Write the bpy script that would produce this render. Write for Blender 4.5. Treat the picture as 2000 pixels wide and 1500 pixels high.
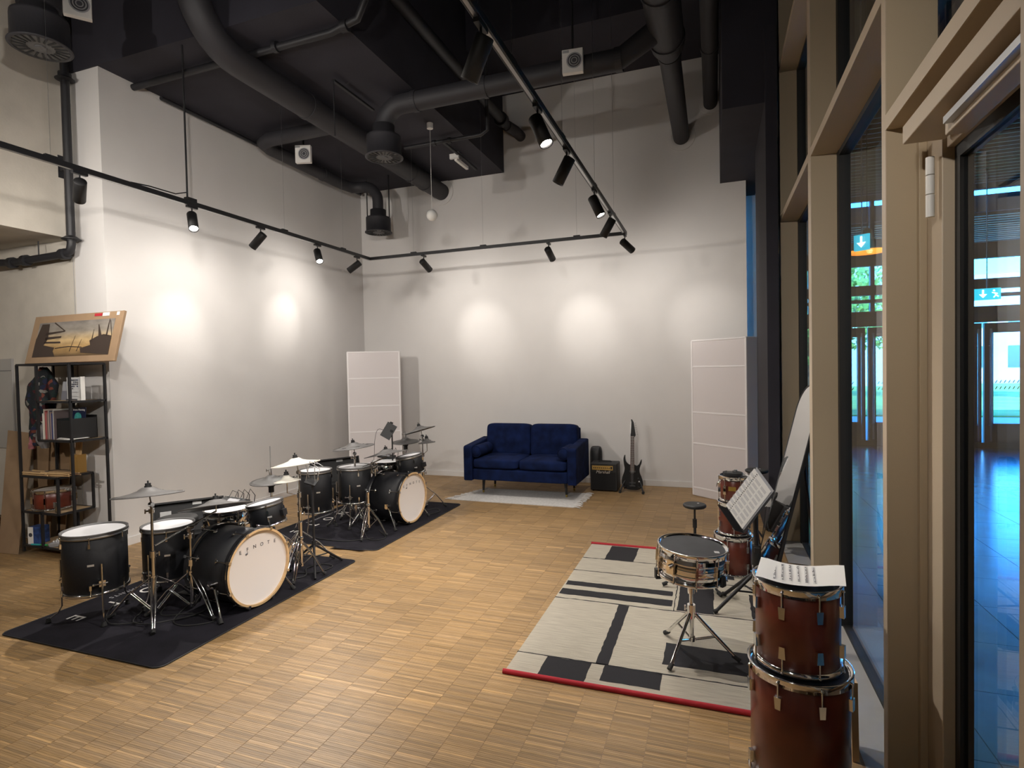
import bpy, math, random
import numpy as np
from mathutils import Vector, Matrix, Euler
random.seed(7); rng = np.random.default_rng(7)
PI = math.pi
for o in list(bpy.data.objects): bpy.data.objects.remove(o)
S = bpy.context.scene
COL = S.collection

# ------------------------------------------------------------------ camera
cam = bpy.data.cameras.new('camera'); cam.sensor_width = 36; cam.lens = 1100.9/2000*36; cam.clip_start = .05; cam.clip_end = 300
camo = bpy.data.objects.new('camera', cam); COL.objects.link(camo)
yaw, pitch, roll = 0.3450185, -0.0251811, 0.02054873
camo.matrix_world = Matrix.Translation((0, 0, 1.55)) @ Matrix.Rotation(yaw, 4, 'Z') @ Matrix.Rotation(pitch, 4, 'X') @ Matrix.Rotation(roll, 4, 'Y') @ Matrix.Rotation(PI/2, 4, 'X')
S.camera = camo
S.view_settings.view_transform = 'Standard'; S.view_settings.look = 'None'; S.view_settings.gamma = 1
S.view_settings.use_curve_mapping = False
S.view_settings.exposure = 0.62
S.cycles.caustics_reflective = False; S.cycles.caustics_refractive = False

# ------------------------------------------------------------------ world and sun
W = bpy.data.worlds.new('world'); S.world = W; W.use_nodes = True
wn = W.node_tree.nodes; wl = W.node_tree.links
for n in list(wn): wn.remove(n)
wo = wn.new('ShaderNodeOutputWorld'); wb = wn.new('ShaderNodeBackground'); sky = wn.new('ShaderNodeTexSky')
sky.sky_type = 'NISHITA'; sky.sun_disc = False; sky.sun_elevation = math.radians(50); sky.sun_rotation = math.radians(200)
tint = wn.new('ShaderNodeMix'); tint.data_type = 'RGBA'; tint.blend_type = 'MULTIPLY'; tint.inputs[0].default_value = 1
tint.inputs[7].default_value = (0.13, 0.72, 1.4, 1)
wl.new(sky.outputs[0], tint.inputs[6]); wl.new(tint.outputs[2], wb.inputs[0]); wl.new(wb.outputs[0], wo.inputs[0])
wb.inputs[1].default_value = 1.5
sund = bpy.data.lights.new('sun', 'SUN'); sund.energy = 8; sund.angle = .01; sund.color = (.75, .95, 1)
suno = bpy.data.objects.new('sun', sund); COL.objects.link(suno); suno.rotation_euler = (math.radians(48), 0, math.radians(25))

SPOT_POOL = 19      # spotlights aimed at the walls
SPOT_ROOM = 100      # spotlights aimed into the room
SPOT_REAR_FILL = 105      # unseen fill lamps added on the same rails behind the camera

# ------------------------------------------------------------------ materials
def nm(name, base=(.5, .5, .5), rough=.5, metal=0, spec=.5, noise=0, nscale=20, bump=0, bscale=200, emis=None, estr=0, coat=0, c2=None, stretch=None, sheen=0):
    m = bpy.data.materials.new(name); m.use_nodes = True
    nt = m.node_tree; b = nt.nodes['Principled BSDF']
    b.inputs['Base Color'].default_value = (*base, 1); b.inputs['Roughness'].default_value = rough
    b.inputs['Metallic'].default_value = metal; b.inputs['Specular IOR Level'].default_value = spec
    b.inputs['Coat Weight'].default_value = coat; b.inputs['Sheen Weight'].default_value = sheen
    if emis: b.inputs['Emission Color'].default_value = (*emis, 1); b.inputs['Emission Strength'].default_value = estr
    if noise or bump:
        tc = nt.nodes.new('ShaderNodeTexCoord'); mp = nt.nodes.new('ShaderNodeMapping')
        nt.links.new(tc.outputs['Object'], mp.inputs[0])
        if stretch: mp.inputs['Scale'].default_value = stretch
    if noise:
        nz = nt.nodes.new('ShaderNodeTexNoise'); nz.inputs['Scale'].default_value = nscale; nz.inputs['Detail'].default_value = 4
        nt.links.new(mp.outputs[0], nz.inputs['Vector'])
        cr = nt.nodes.new('ShaderNodeMix'); cr.data_type = 'RGBA'
        a = c2 if c2 else tuple(max(0, c*(1-noise)) for c in base)
        d = base if c2 else tuple(min(1, c*(1+noise)) for c in base)
        cr.inputs[6].default_value = (*a, 1); cr.inputs[7].default_value = (*d, 1)
        mr = nt.nodes.new('ShaderNodeMapRange'); mr.inputs[1].default_value = .3; mr.inputs[2].default_value = .7
        nt.links.new(nz.outputs[0], mr.inputs[0]); nt.links.new(mr.outputs[0], cr.inputs[0])
        nt.links.new(cr.outputs[2], b.inputs['Base Color'])
    if bump:
        n2 = nt.nodes.new('ShaderNodeTexNoise'); n2.inputs['Scale'].default_value = bscale; n2.inputs['Detail'].default_value = 3
        nt.links.new(mp.outputs[0], n2.inputs['Vector'])
        bp = nt.nodes.new('ShaderNodeBump'); bp.inputs['Strength'].default_value = bump; bp.inputs['Distance'].default_value = .002
        nt.links.new(n2.outputs[0], bp.inputs['Height']); nt.links.new(bp.outputs[0], b.inputs['Normal'])
    return m
M = {}
M['wall'] = nm('white_wall_paint', (.66, .64, .625), .85, bump=.25, bscale=120, noise=.02, nscale=3)
M['concrete'] = nm('cream_concrete', (.56, .52, .455), .85, noise=.07, nscale=5, bump=.4, bscale=60)
M['ceil'] = nm('dark_ceiling_paint', (.021, .0195, .029), .8, noise=.12, nscale=4, bump=.3, bscale=60)
M['duct'] = nm('black_duct_wrap', (.030, .029, .034), .6, bump=.4, bscale=50)
M['pipe'] = nm('black_pipe', (.016, .016, .019), .5)
M['black'] = nm('black_metal', (.014, .014, .016), .45)
M['blackp'] = nm('black_plastic', (.012, .012, .013), .55)
M['rubber'] = nm('grey_cymbal_rubber', (.105, .10, .098), .55, noise=.08, nscale=30)
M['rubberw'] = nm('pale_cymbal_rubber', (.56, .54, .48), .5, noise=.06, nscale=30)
M['rubberk'] = nm('black_rubber', (.018, .018, .018), .8)
M['rim'] = nm('grey_rubber_hoop', (.10, .098, .098), .5)
M['shell'] = nm('black_drum_wrap', (.010, .0105, .013), .45, spec=.35, bump=.5, bscale=90, stretch=(1, 1, 14))
M['mesh'] = nm('white_mesh_head', (.66, .66, .68), .7)
M['head'] = nm('white_drum_head', (.74, .70, .68), .5)
M['headk'] = nm('black_drum_head', (.016, .017, .021), .55, noise=.3, nscale=12)
M['chrome'] = nm('chrome', (.75, .75, .75), .12, 1)
M['chromeb'] = nm('bright_chrome', (.82, .81, .80), .06, 1)
M['steel'] = nm('brushed_steel', (.5, .5, .5), .35, 1)
M['maple'] = nm('maple_hoop', (.62, .42, .22), .4, noise=.12, nscale=6, stretch=(1, 1, 6))
M['redwood'] = nm('red_lacquered_shell', (.17, .034, .018), .33, noise=.35, nscale=9, coat=.35, c2=(.105, .020, .011))
M['matk'] = nm('black_carpet', (.0125, .0115, .0165), .95, spec=.2, noise=.3, nscale=7, bump=.6, bscale=300)
M['rug'] = nm('cream_woven_rug', (.60, .55, .45), .95, noise=.22, nscale=16, bump=1, bscale=400, c2=(.44, .395, .32), stretch=(.5, 8, 1))
M['rugk'] = nm('black_woven_rug', (.014, .013, .016), .95, bump=1, bscale=400)
M['rugr'] = nm('red_rug_binding', (.42, .018, .03), .85, bump=.6, bscale=300)
M['rugw'] = nm('grey_white_rug', (.60, .58, .56), .95, noise=.12, nscale=40, bump=1, bscale=250)
M['sofa'] = nm('navy_velvet', (.0040, .0105, .048), .9, spec=.15, noise=.45, nscale=9, bump=.3, bscale=400)
M['sofab'] = bpy.data.materials['navy_velvet']
M['frame'] = nm('beige_window_frame', (.42, .335, .225), .55, bump=.2, bscale=400)
M['framel'] = nm('light_beige_trim', (.50, .41, .30), .5, bump=.2, bscale=400)
M['gasket'] = nm('black_gasket', (.008, .008, .008), .6)
M['white'] = nm('white_plastic', (.74, .73, .70), .45)
M['paper'] = nm('paper', (.78, .76, .73), .7)
M['ink'] = nm('ink', (.06, .06, .07), .8)
M['inkg'] = nm('grey_ink', (.38, .38, .40), .8)
M['card'] = nm('cardboard', (.31, .205, .12), .85, noise=.06, nscale=10)
M['cardd'] = nm('brown_cardboard', (.28, .18, .10), .85, noise=.08, nscale=10)
M['panel'] = nm('white_acoustic_fabric', (.70, .655, .655), .9, bump=.5, bscale=500)
M['panelr'] = nm('white_panel_rib', (.82, .79, .79), .85)
M['gold'] = nm('gold_panel', (.62, .42, .13), .35, .6)
M['brass'] = nm('brass_badge', (.55, .40, .10), .3, .9)
M['grille'] = nm('black_speaker_cloth', (.012, .012, .013), .9, bump=.8, bscale=500)
M['neck'] = nm('rosewood', (.07, .035, .022), .5, noise=.3, nscale=20)
M['guitar'] = nm('black_gloss', (.008, .008, .009), .2, coat=.6)
M['silver'] = nm('silver_lettering', (.7, .7, .7), .3, .7)
M['stick'] = nm('hickory_stick', (.60, .40, .20), .5)
M['mirror'] = nm('mirror', (.86, .87, .87), .015, 1)
M['tile'] = nm('daylight_tinted_lobby_tile', (.07, .21, .33), .20, noise=.14, nscale=5, bump=.25, bscale=30, spec=.8)  # blue daylight lying on the dark tiles is put into their colour
M['grout'] = nm('tile_joint', (.012, .013, .015), .8)
M['sill'] = nm('grey_threshold', (.30, .29, .275), .5, noise=.08, nscale=6)
M['lobbyf'] = nm('grey_lobby_frame', (.16, .155, .15), .5)
M['lobbyc'] = nm('lobby_ceiling', (.035, .035, .035), .8)
M['orange'] = nm('orange_enamel', (.75, .34, .05), .5)
M['wood'] = nm('shelf_board', (.40, .28, .16), .6, noise=.15, nscale=8)
M['led'] = nm('lit_lens', (1, 1, 1), .5, emis=(1, .93, .84), estr=45)
M['lens'] = nm('dark_lens', (.35, .35, .35), .3)
M['exit'] = nm('lit_exit_sign', (.0, .3, .35), .4, emis=(.02, .42, .55), estr=1.6)
M['exitw'] = nm('lit_white_symbol', (1, 1, 1), .4, emis=(.85, 1, 1), estr=2.2)
M['grass'] = nm('lawn', (.16, .30, .06), .9, noise=.3, nscale=1)
M['paving'] = nm('pale_paving', (.45, .47, .50), .8, noise=.1, nscale=1)
M['leaf'] = nm('tree_leaf', (.16, .34, .05), .6, noise=.3, nscale=2)
M['bark'] = nm('tree_bark', (.12, .08, .05), .9)
M['facade'] = nm('pale_building', (.52, .58, .66), .8, noise=.05, nscale=1)
M['winglass'] = nm('far_window_glass', (.05, .09, .14), .1, spec=1)
M['tan'] = nm('joint_and_edge_grey', (.35, .34, .33), .9)  # even grey of the wall joint line and the cabinet edge

def glass_mat(name, tint, ior=1.45):
    m = bpy.data.materials.new(name); m.use_nodes = True; nt = m.node_tree
    for n in list(nt.nodes): nt.nodes.remove(n)
    o = nt.nodes.new('ShaderNodeOutputMaterial'); mx = nt.nodes.new('ShaderNodeMixShader'); t = nt.nodes.new('ShaderNodeBsdfTransparent')
    g = nt.nodes.new('ShaderNodeBsdfGlossy'); f = nt.nodes.new('ShaderNodeFresnel')
    t.inputs[0].default_value = (*tint, 1); g.inputs['Roughness'].default_value = 0; f.inputs[0].default_value = ior
    ge = nt.nodes.new('ShaderNodeNewGeometry'); mr = nt.nodes.new('ShaderNodeMapRange'); mr.inputs[3].default_value = ior; mr.inputs[4].default_value = 1/ior
    nt.links.new(ge.outputs['Backfacing'], mr.inputs[0]); nt.links.new(mr.outputs[0], f.inputs[0])   # same reflection on both faces of a pane
    nt.links.new(f.outputs[0], mx.inputs[0]); nt.links.new(t.outputs[0], mx.inputs[1]); nt.links.new(g.outputs[0], mx.inputs[2]); nt.links.new(mx.outputs[0], o.inputs[0])
    return m
M['glass'] = glass_mat('window_glass', (.93, .97, 1.0), 1.45)
M['clear'] = glass_mat('clear_acrylic', (.95, .96, .97), 1.3)

# ------------------------------------------------------------------ mesh builder
class MB:
    def __init__(s): s.v = []; s.f = []; s.sm = []
    def add(s, vs, fs, smooth=False):
        k = len(s.v); s.v += [tuple(v) for v in vs]; s.f += [tuple(i+k for i in f) for f in fs]; s.sm += [smooth]*len(fs); return s
    def box(s, x0, x1, y0, y1, z0, z1, mat=None):
        vs = [Vector((x, y, z)) for z in (z0, z1) for y in (y0, y1) for x in (x0, x1)]
        if mat: vs = [mat @ v for v in vs]
        return s.add(vs, [(0, 2, 3, 1), (4, 5, 7, 6), (0, 1, 5, 4), (2, 6, 7, 3), (0, 4, 6, 2), (1, 3, 7, 5)])
    def cbox(s, c, d, rot=(0, 0, 0)):
        m = Matrix.Translation(c) @ Euler(rot).to_matrix().to_4x4()
        return s.box(-d[0]/2, d[0]/2, -d[1]/2, d[1]/2, -d[2]/2, d[2]/2, m)
    def tube(s, pts, r, n=10, caps=True, closed=False):
        P = [Vector(p) for p in pts]; R = r if isinstance(r, (list, tuple)) else [r]*len(P)
        rings = []; prev = None; L = len(P)
        for i, p in enumerate(P):
            if closed: d = P[(i+1) % L]-P[i-1]
            else: d = (P[min(i+1, L-1)]-P[max(i-1, 0)])
            if d.length < 1e-9: d = Vector((0, 0, 1))
            d.normalize()
            if prev is None:
                a = Vector((0, 0, 1)) if abs(d.z) < .9 else Vector((1, 0, 0)); u = d.cross(a).normalized()
            else:
                u = prev-d*prev.dot(d); u = u.normalized() if u.length > 1e-6 else d.orthogonal().normalized()
            prev = u; w = d.cross(u)
            rings.append([p+(u*math.cos(2*PI*k/n)+w*math.sin(2*PI*k/n))*R[i] for k in range(n)])
        vs = [v for r_ in rings for v in r_]; fs = []
        for i in range(L if closed else L-1):
            j = (i+1) % L
            fs += [(i*n+k, i*n+(k+1) % n, j*n+(k+1) % n, j*n+k) for k in range(n)]
        s.add(vs, fs, True)
        if caps and not closed:
            s.add(rings[0], [tuple(range(n))[::-1]]); s.add(rings[-1], [tuple(range(n))])
        return s
    def lathe(s, prof, n=32, mat=None, smooth=True, closed=False):
        vs = []; L = len(prof)
        for (r, z) in prof:
            for k in range(n):
                v = Vector((r*math.cos(2*PI*k/n), r*math.sin(2*PI*k/n), z)); vs.append(mat @ v if mat else v)
        fs = []
        for i in range(L if closed else L-1):
            j = (i+1) % L
            fs += [(i*n+k, i*n+(k+1) % n, j*n+(k+1) % n, j*n+k) for k in range(n)]
        return s.add(vs, fs, smooth)
    def disc(s, r, z, n=32, mat=None, up=True):
        vs = [Vector((r*math.cos(2*PI*k/n), r*math.sin(2*PI*k/n), z)) for k in range(n)]
        if mat: vs = [mat @ v for v in vs]
        return s.add(vs, [tuple(range(n)) if up else tuple(range(n))[::-1]])
    def cyl(s, r, z0, z1, n=24, mat=None, r1=None):
        r1 = r if r1 is None else r1
        s.lathe([(r, z0), (r1, z1)], n, mat); s.disc(r, z0, n, mat, False); s.disc(r1, z1, n, mat); return s
    def ball(s, c, r, n=12, sc=(1, 1, 1)):
        m = Matrix.Translation(c) @ Matrix.Diagonal((*sc, 1))
        return s.lathe([(r*math.sin(PI*i/(n//2+1))+1e-5, -r*math.cos(PI*i/(n//2+1))) for i in range(n//2+2)], n, m)
    def prism(s, poly, z0, z1, mat=None):
        n = len(poly); vs = [Vector((x, y, z)) for z in (z0, z1) for x, y in poly]
        if mat: vs = [mat @ v for v in vs]
        return s.add(vs, [tuple(range(n))[::-1], tuple(range(n, 2*n))]+[(i, (i+1) % n, (i+1) % n+n, i+n) for i in range(n)])
    def mesh(s, name):
        me = bpy.data.meshes.new(name); me.from_pydata(s.v, [], s.f); me.polygons.foreach_set('use_smooth', s.sm); me.update(); return me
    def build(s, name, mat, parent=None, bevel=0, seg=2):
        me = s.mesh(name); me.materials.append(M[mat] if isinstance(mat, str) else mat)
        return put(name, me, parent, bevel, seg)
def put(name, me, parent=None, bevel=0, seg=2):
    o = bpy.data.objects.new(name, me); COL.objects.link(o)
    if parent: o.parent = parent
    if bevel:
        b = o.modifiers.new('bevel', 'BEVEL'); b.width = bevel; b.segments = seg; b.limit_method = 'ANGLE'; b.harden_normals = False
    return o
def tag(o, label=None, cat=None, group=None, kind=None):
    if label: o['label'] = label
    if cat: o['category'] = cat
    if group: o['group'] = group
    if kind: o['kind'] = kind
    return o
def root(name, loc, label, cat, group=None, rz=0, rot=None):
    o = bpy.data.objects.new(name, None); COL.objects.link(o); o.empty_display_size = .05
    o.location = loc; o.rotation_euler = rot if rot else (0, 0, rz)
    return tag(o, label, cat, group)
def struct(name, mb, mat, bevel=0):
    return tag(mb.build(name, mat, None, bevel), kind='structure')
def sroot(name, loc=(0, 0, 0)):
    o = bpy.data.objects.new(name, None); COL.objects.link(o); o.location = loc; o['kind'] = 'structure'; return o
def look(d):           # matrix whose +Z points along d
    return Vector(d).normalized().to_track_quat('Z', 'Y').to_matrix().to_4x4()
def text_mesh(txt, size, depth=.0006, spacing=1, shear=0):
    c = bpy.data.curves.new('lettering', 'FONT'); c.body = txt; c.size = size; c.extrude = depth; c.align_x = 'CENTER'; c.align_y = 'CENTER'
    c.space_character = spacing; c.shear = shear; c.resolution_u = 3
    o = bpy.data.objects.new('lettering', c); COL.objects.link(o); bpy.context.view_layer.update()
    me = bpy.data.meshes.new_from_object(o.evaluated_get(bpy.context.evaluated_depsgraph_get()))
    bpy.data.objects.remove(o); return me
def text(name, txt, size, mat, mtx, parent=None, **k):
    me = text_mesh(txt, size, **k); me.materials.clear(); me.materials.append(M[mat])
    o = put(name, me, parent); o.matrix_local = mtx; return o

# ================================================================== STRUCTURE
XL, YB, XF, XG = -5.12, 7.5, .553, .70
ZL, ZH, ZT = 4.32, 5.38, 6.1
# floor: dark bed plus thousands of thin oak strips
fl = sroot('floor')
MB().box(-7.6, .53, -3, 8.3, -.12, -.0015).build('floor_bed', nm('floor_bed_oak', (.23, .145, .075), .6), fl)
def parquet():
    w, L = .0105, .160
    x0, x1, y0, y1 = -7.0, .53, .55, 7.5
    nx = int((x1-x0)/L); ny = int((y1-y0)/w)
    ix, iy = np.meshgrid(np.arange(nx), np.arange(ny), indexing='ij')
    off = rng.uniform(-.004, .004, nx)[:, None]
    cx = x0+ix*L; cy = y0+iy*w
    keep = np.ones_like(cx, bool)
    cx = cx[keep].ravel(); cy = (cy+off)[keep].ravel(); n = len(cx)
    zt = rng.uniform(-.0006, 0, n); g = .0005
    V = np.zeros((n, 8, 3), np.float32)
    h_ = .0011
    for k, (dx, dy) in enumerate(((h_, g), (L-h_, g), (L-h_, w-g*.5), (h_, w-g*.5))):
        V[:, k, 0] = cx+dx; V[:, k, 1] = cy+dy; V[:, k, 2] = zt
        V[:, k+4, 0] = cx+dx+(-g*.4 if dx < L/2 else g*.4); V[:, k+4, 1] = cy+dy+(-g*.3 if dy < w/2 else g*.3); V[:, k+4, 2] = -.0016
    F = np.array([[0, 1, 2, 3], [4, 5, 1, 0], [5, 6, 2, 1], [6, 7, 3, 2], [7, 4, 0, 3]], np.int32)
    F = (F[None]+(np.arange(n)*8)[:, None, None]).reshape(-1)
    me = bpy.data.meshes.new('parquet_strips'); me.vertices.add(n*8); me.vertices.foreach_set('co', V.reshape(-1))
    me.loops.add(len(F)); me.loops.foreach_set('vertex_index', F); me.polygons.add(n*5)
    me.polygons.foreach_set('loop_start', np.arange(n*5, dtype=np.int32)*4); me.polygons.foreach_set('loop_total', np.full(n*5, 4, np.int32))
    me.update(); me.validate(); me.shade_flat()
    bl = rng.normal(0, .045, (nx, ny//17+2)); blk = bl[ix.ravel(), ((iy+(ix*7) % 17)//17).ravel()]
    t = rng.normal(0, .135, n)+blk; hot = rng.random(n); t = np.where(hot > .965, t+.32, t); t = np.where(hot < .05, t-.24, t)
    base = np.array([.335, .212, .098]); k = np.exp(t)
    hue = rng.normal(0, .05, n)
    C = np.stack([base[0]*k*(1+hue*.3), base[1]*k, base[2]*k*(1-hue), np.ones(n)], 1).astype(np.float32)
    C = np.clip(C, 0, 1); C = np.repeat(C, 8, axis=0)
    at = me.color_attributes.new('strip_colour', 'FLOAT_COLOR', 'POINT'); at.data.foreach_set('color', C.reshape(-1))
    m = nm('oak_strip', (.3, .2, .1), .42, spec=.4); nt = m.node_tree; b = nt.nodes['Principled BSDF']
    va = nt.nodes.new('ShaderNodeVertexColor'); va.layer_name = 'strip_colour'
    tc = nt.nodes.new('ShaderNodeTexCoord'); mp = nt.nodes.new('ShaderNodeMapping'); mp.inputs['Scale'].default_value = (12, 260, 1)
    nz = nt.nodes.new('ShaderNodeTexNoise'); nz.inputs['Scale'].default_value = 1; nz.inputs['Detail'].default_value = 3
    mr = nt.nodes.new('ShaderNodeMapRange'); mr.inputs[1].default_value = .3; mr.inputs[2].default_value = .7; mr.inputs[3].default_value = .78; mr.inputs[4].default_value = 1.16
    vm = nt.nodes.new('ShaderNodeVectorMath'); vm.operation = 'SCALE'
    nt.links.new(tc.outputs['Object'], mp.inputs[0]); nt.links.new(mp.outputs[0], nz.inputs['Vector']); nt.links.new(nz.outputs[0], mr.inputs[0])
    nt.links.new(va.outputs[0], vm.inputs[0]); nt.links.new(mr.outputs[0], vm.inputs['Scale']); nt.links.new(vm.outputs[0], b.inputs['Base Color'])
    me.materials.append(m); o = put('parquet_strips', me, fl); o['kind'] = 'stuff'; o['label'] = 'thin oak parquet strips laid side by side'
parquet()
struct('wall_back', MB().box(-5.6, .385, YB, YB+.6, -.1, ZT+.1), 'wall')
struct('wall_back_recess', MB().box(.3, XG+.1, 8.25, 8.4, -.1, ZT), 'wall')
struct('wall_left', MB().box(-5.52, XL, 3.55, YB+.02, -.1, ZT), 'wall')
struct('wall_recess', MB().box(-7.6, -5.52, 3.55, 3.8, -.1, 2.83), 'concrete')
struct('wall_beam', MB().box(-7.6, -5.52, -3, 3.8, 2.83, ZT), 'concrete')
struct('wall_far_left', MB().box(-7.7, -7.5, -3, 3.8, -.1, 2.9), 'concrete')
struct('wall_rear', MB().box(-7.7, 1.0, -3.2, -3, -.1, ZT+.1), 'concrete')
struct('baseboard_back', MB().box(XL, .385, YB-.014, YB, 0, .075), 'wall', .002)
struct('baseboard_left', MB().box(XL, XL+.014, 3.56, YB, 0, .075), 'wall', .002)
# thin recessed joint lines of the concrete wall
struct('trim_1', MB().box(-5.535, -5.53, 3.544, 3.551, .0, 2.83), 'tan')
# ceiling: high slab, low soffit block, higher soffit at the back
struct('ceiling', MB().box(-7.7, 1.0, -3.2, 8.5, ZT, ZT+.15), 'ceil')
struct('ceiling_soffit_low', MB().box(-5.535, -2.75, 3.535, YB+.01, ZL, ZT), 'ceil')
struct('ceiling_soffit_high', MB().box(-2.76, .9, 6.27, 8.5, ZH, ZT), 'ceil')
struct('ceiling_bulkhead', MB().box(.09, XF-.02, 5.36, 8.2, 3.80, ZT), 'ceil')
# black column
struct('trim_2', MB().box(.43, .525, 5.3, 6.55, 0, 4.42), 'ceil', .004)
MBx = MB()
# window front: mullions and transoms along the right side
def mull(y0, y1, name, n):
    b = struct(name, MB().box(XF, XG, y0, y1, 0, ZT), 'frame', .002)
    MB().box(XF-.002, XF+.001, y0-.001, y1+.001, 0, ZT).build('front_edge', 'framel', b)
    MB().box(XG-.012, XG+.05, y0-.05, y0, 0.0, ZT).build('gasket', 'gasket', b)
    return b
mull(3.79, 3.89, 'window_1_mullion', 1); mull(5.43, 5.53, 'window_2_mullion', 2); mull(7.07, 7.17, 'window_3_mullion', 3)
m3 = struct('window_4_mullion', MB().box(XF, XG, 2.238, 2.282, 0, ZT), 'frame', .002)
MB().box(XF-.002, XF+.001, 2.237, 2.283, 0, ZT).build('front_edge', 'framel', m3)
mull(1.27, 1.345, 'window_5_mullion', 5); mull(-.8, -.7, 'window_6_mullion', 6); mull(-2.9, -2.8, 'window_7_mullion', 7)
def transom(y0, y1, z, name):
    b = struct(name, MB().box(XF, XG, y0, y1, z, z+.05), 'frame', .002)
    MB().box(XF-.002, XF+.001, y0, y1, z, z+.05).build('front_edge', 'framel', b)
    MB().box(XG-.01, XG+.05, y0, y1, z-.03, z).build('gasket', 'gasket', b)
    MB().box(XG-.01, XG+.05, y0, y1, z+.05, z+.08).build('gasket', 'gasket', b)
k = 0
for (a, b_) in ((-2.8, -.8), (-.7, 1.27), (2.282, 3.79), (3.89, 5.43), (5.53, 7.07), (7.17, 8.25)):
    for z in (2.78, 4.06):
        k += 1; transom(a, b_, z, 'trim_%d' % (k+10))
transom(1.345, 2.238, 2.33, 'trim_30'); transom(1.345, 2.238, 4.06, 'trim_31')
k = 0
for (a, b_) in ((-2.8, -.8), (-.7, 1.27), (2.282, 3.79), (3.89, 5.43), (5.53, 7.07), (7.17, 8.25)):
    k += 1; w = sroot('window_%d' % (k+10), (XG, a, 0))
    for (z0, z1) in ((.0, 2.78), (2.83, 4.06), (4.11, ZT)):
        MB().box(.018, .03, 0, b_-a, z0, z1).build('pane', 'frame' if a > 7 else 'glass', w)
    MB().box(-.004, .05, 0, b_-a, -.01, .012).build('bottom_seal', 'gasket', w)
w = sroot('window_20', (XG, 1.345, 0))
MB().box(.018, .03, 0, .893, 2.38, 4.06).build('pane', 'glass', w); MB().box(.018, .03, 0, .893, 4.11, ZT).build('pane', 'glass', w)
struct('trim_40', MB().box(.53, XG, -3, 8.25, -.1, .0), 'sill')
# door leaf and its jamb
d = sroot('door_1', (0, 0, 0))
MB().box(.663, XG+.03, 2.09, 2.24, 0, 2.33).build('jamb', 'framel', d, .003)
MB().box(.640, .663, 2.215, 2.24, 0, 2.33).build('stop', 'frame', d, .002)
MB().box(.675, XG+.03, 1.345, 2.09, 2.20, 2.33).build('top_rail', 'framel', d, .003)
MB().box(XG-.005, XG+.03, 2.05, 2.088, 0, 2.2).build('stile', 'gasket', d)
MB().box(XG-.005, XG+.03, 1.35, 2.05, 2.16, 2.2).build('stile', 'gasket', d)
MB().box(.675, XG+.03, 1.345, 2.05, 0, .12).build('bottom_rail', 'frame', d)
MB().box(XG+.005, XG+.017, 1.345, 2.05, .12, 2.16).build('pane', 'glass', d)
for z0 in (2.01,):
    h = MB()
    for a, b_ in ((0, .068), (.071, .128), (.131, .185)): h.cyl(.012, z0+a-.01, z0+b_-.01, 16, Matrix.Translation((.640, 2.115, 0)))
    h.build('hinge', 'white', d)
cl = root('door_closer', (.60, 1.7, 2.25), 'pale grey metal door closer with slide rail fixed above the glass door', 'door closer')
MB().box(-.045, .065, -.45, .37, -.03, .025).build('body', 'framel', cl, .003)
MB().box(.0, .05, -.6, .17, -.085, -.035).build('slide_rail', 'framel', cl, .003)
MB().box(-.02, .0, -.6, .12, -.07, -.052).build('arm', 'steel', cl)

# ------------------------------------------------------------------ lobby beyond the glass
lf = sroot('floor_lobby')
MB().box(XG, 9.0, -3, 12.3, -.12, -.004).build('tile_bed', 'grout', lf)
tm = MB().box(.002, .553, .002, .558, -.004, 0).mesh('floor_tile'); tm.materials.append(M['tile'])
for i in range(-1, 13):
    for j in range(-9, 17):
        x = 1.015+.555*i; y = 3.18+.56*j
        if x < XG-.31: continue
        if x < XG+.05:
            MB().box(XG+.05-x, .553, .002, .558, -.004, 0).build('floor_tile', 'tile', lf).location = (x, y, 0)
        elif y < 12.0:
            if y < .5 and x > 3: continue
            put('floor_tile', tm, lf).location = (x, y, 0)
struct('ceiling_lobby', MB().box(XG+.1, 9.1, -3.2, 12.5, 6.0, 6.2), 'lobbyc')
struct('wall_lobby_right', MB().box(8.9, 9.1, -3, 12.5, 0, 6.1), 'lobbyc')
struct('wall_lobby_rear', MB().box(XG, 9.1, -3.2, -3, 0, ZT), 'lobbyc')
struct('wall_lobby_left', MB().box(-.1, XG+.3, 8.42, 12.4, 0, ZT), 'lobbyc')
# baffles of the lobby ceiling
bf = root('ceiling_baffles', (1.0, 8, 4.6), 'row of thin dark ceiling slats above the lobby entrance', 'slats')
bm = MB().box(0, 6.5, -.015, .015, -.10, 0).mesh('slat'); bm.materials.append(M['lobbyf'])
for i in range(22): put('slat', bm, bf).location = (0, i*.17, 0)
# entrance front
Y2 = 12.2
ef = sroot('wall_entrance', (0, Y2, 0))
def eb(x0, x1, z0, z1, name='frame_bar', m='lobbyf', y0=-.04, y1=.06): return MB().box(x0, x1, y0, y1, z0, z1).build(name, m, ef)
eb(1.0, 8.9, 2.22, 2.50, 'transom'); eb(1.0, 8.9, 2.66, 2.72, 'transom'); eb(1.0, 8.9, 2.80, 2.98, 'transom'); eb(1.0, 8.9, 3.34, 3.62, 'transom')
eb(1.0, 8.9, 4.55, 6.1, 'upper_fascia'); eb(1.0, 8.9, -.02, .09, 'threshold')
for x in (1.0, 1.75, 2.78, 3.75, 4.28, 5.35, 6.4, 7.4, 8.4): eb(x-.035, x+.035, 2.5, 4.6, 'post')
eb(1.0, 8.9, 3.62, 4.55, 'blind_panel', 'glass', .0, .01)
eb(1.0, 8.9, 2.5, 3.34, 'pane', 'glass', .0, .01)
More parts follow.
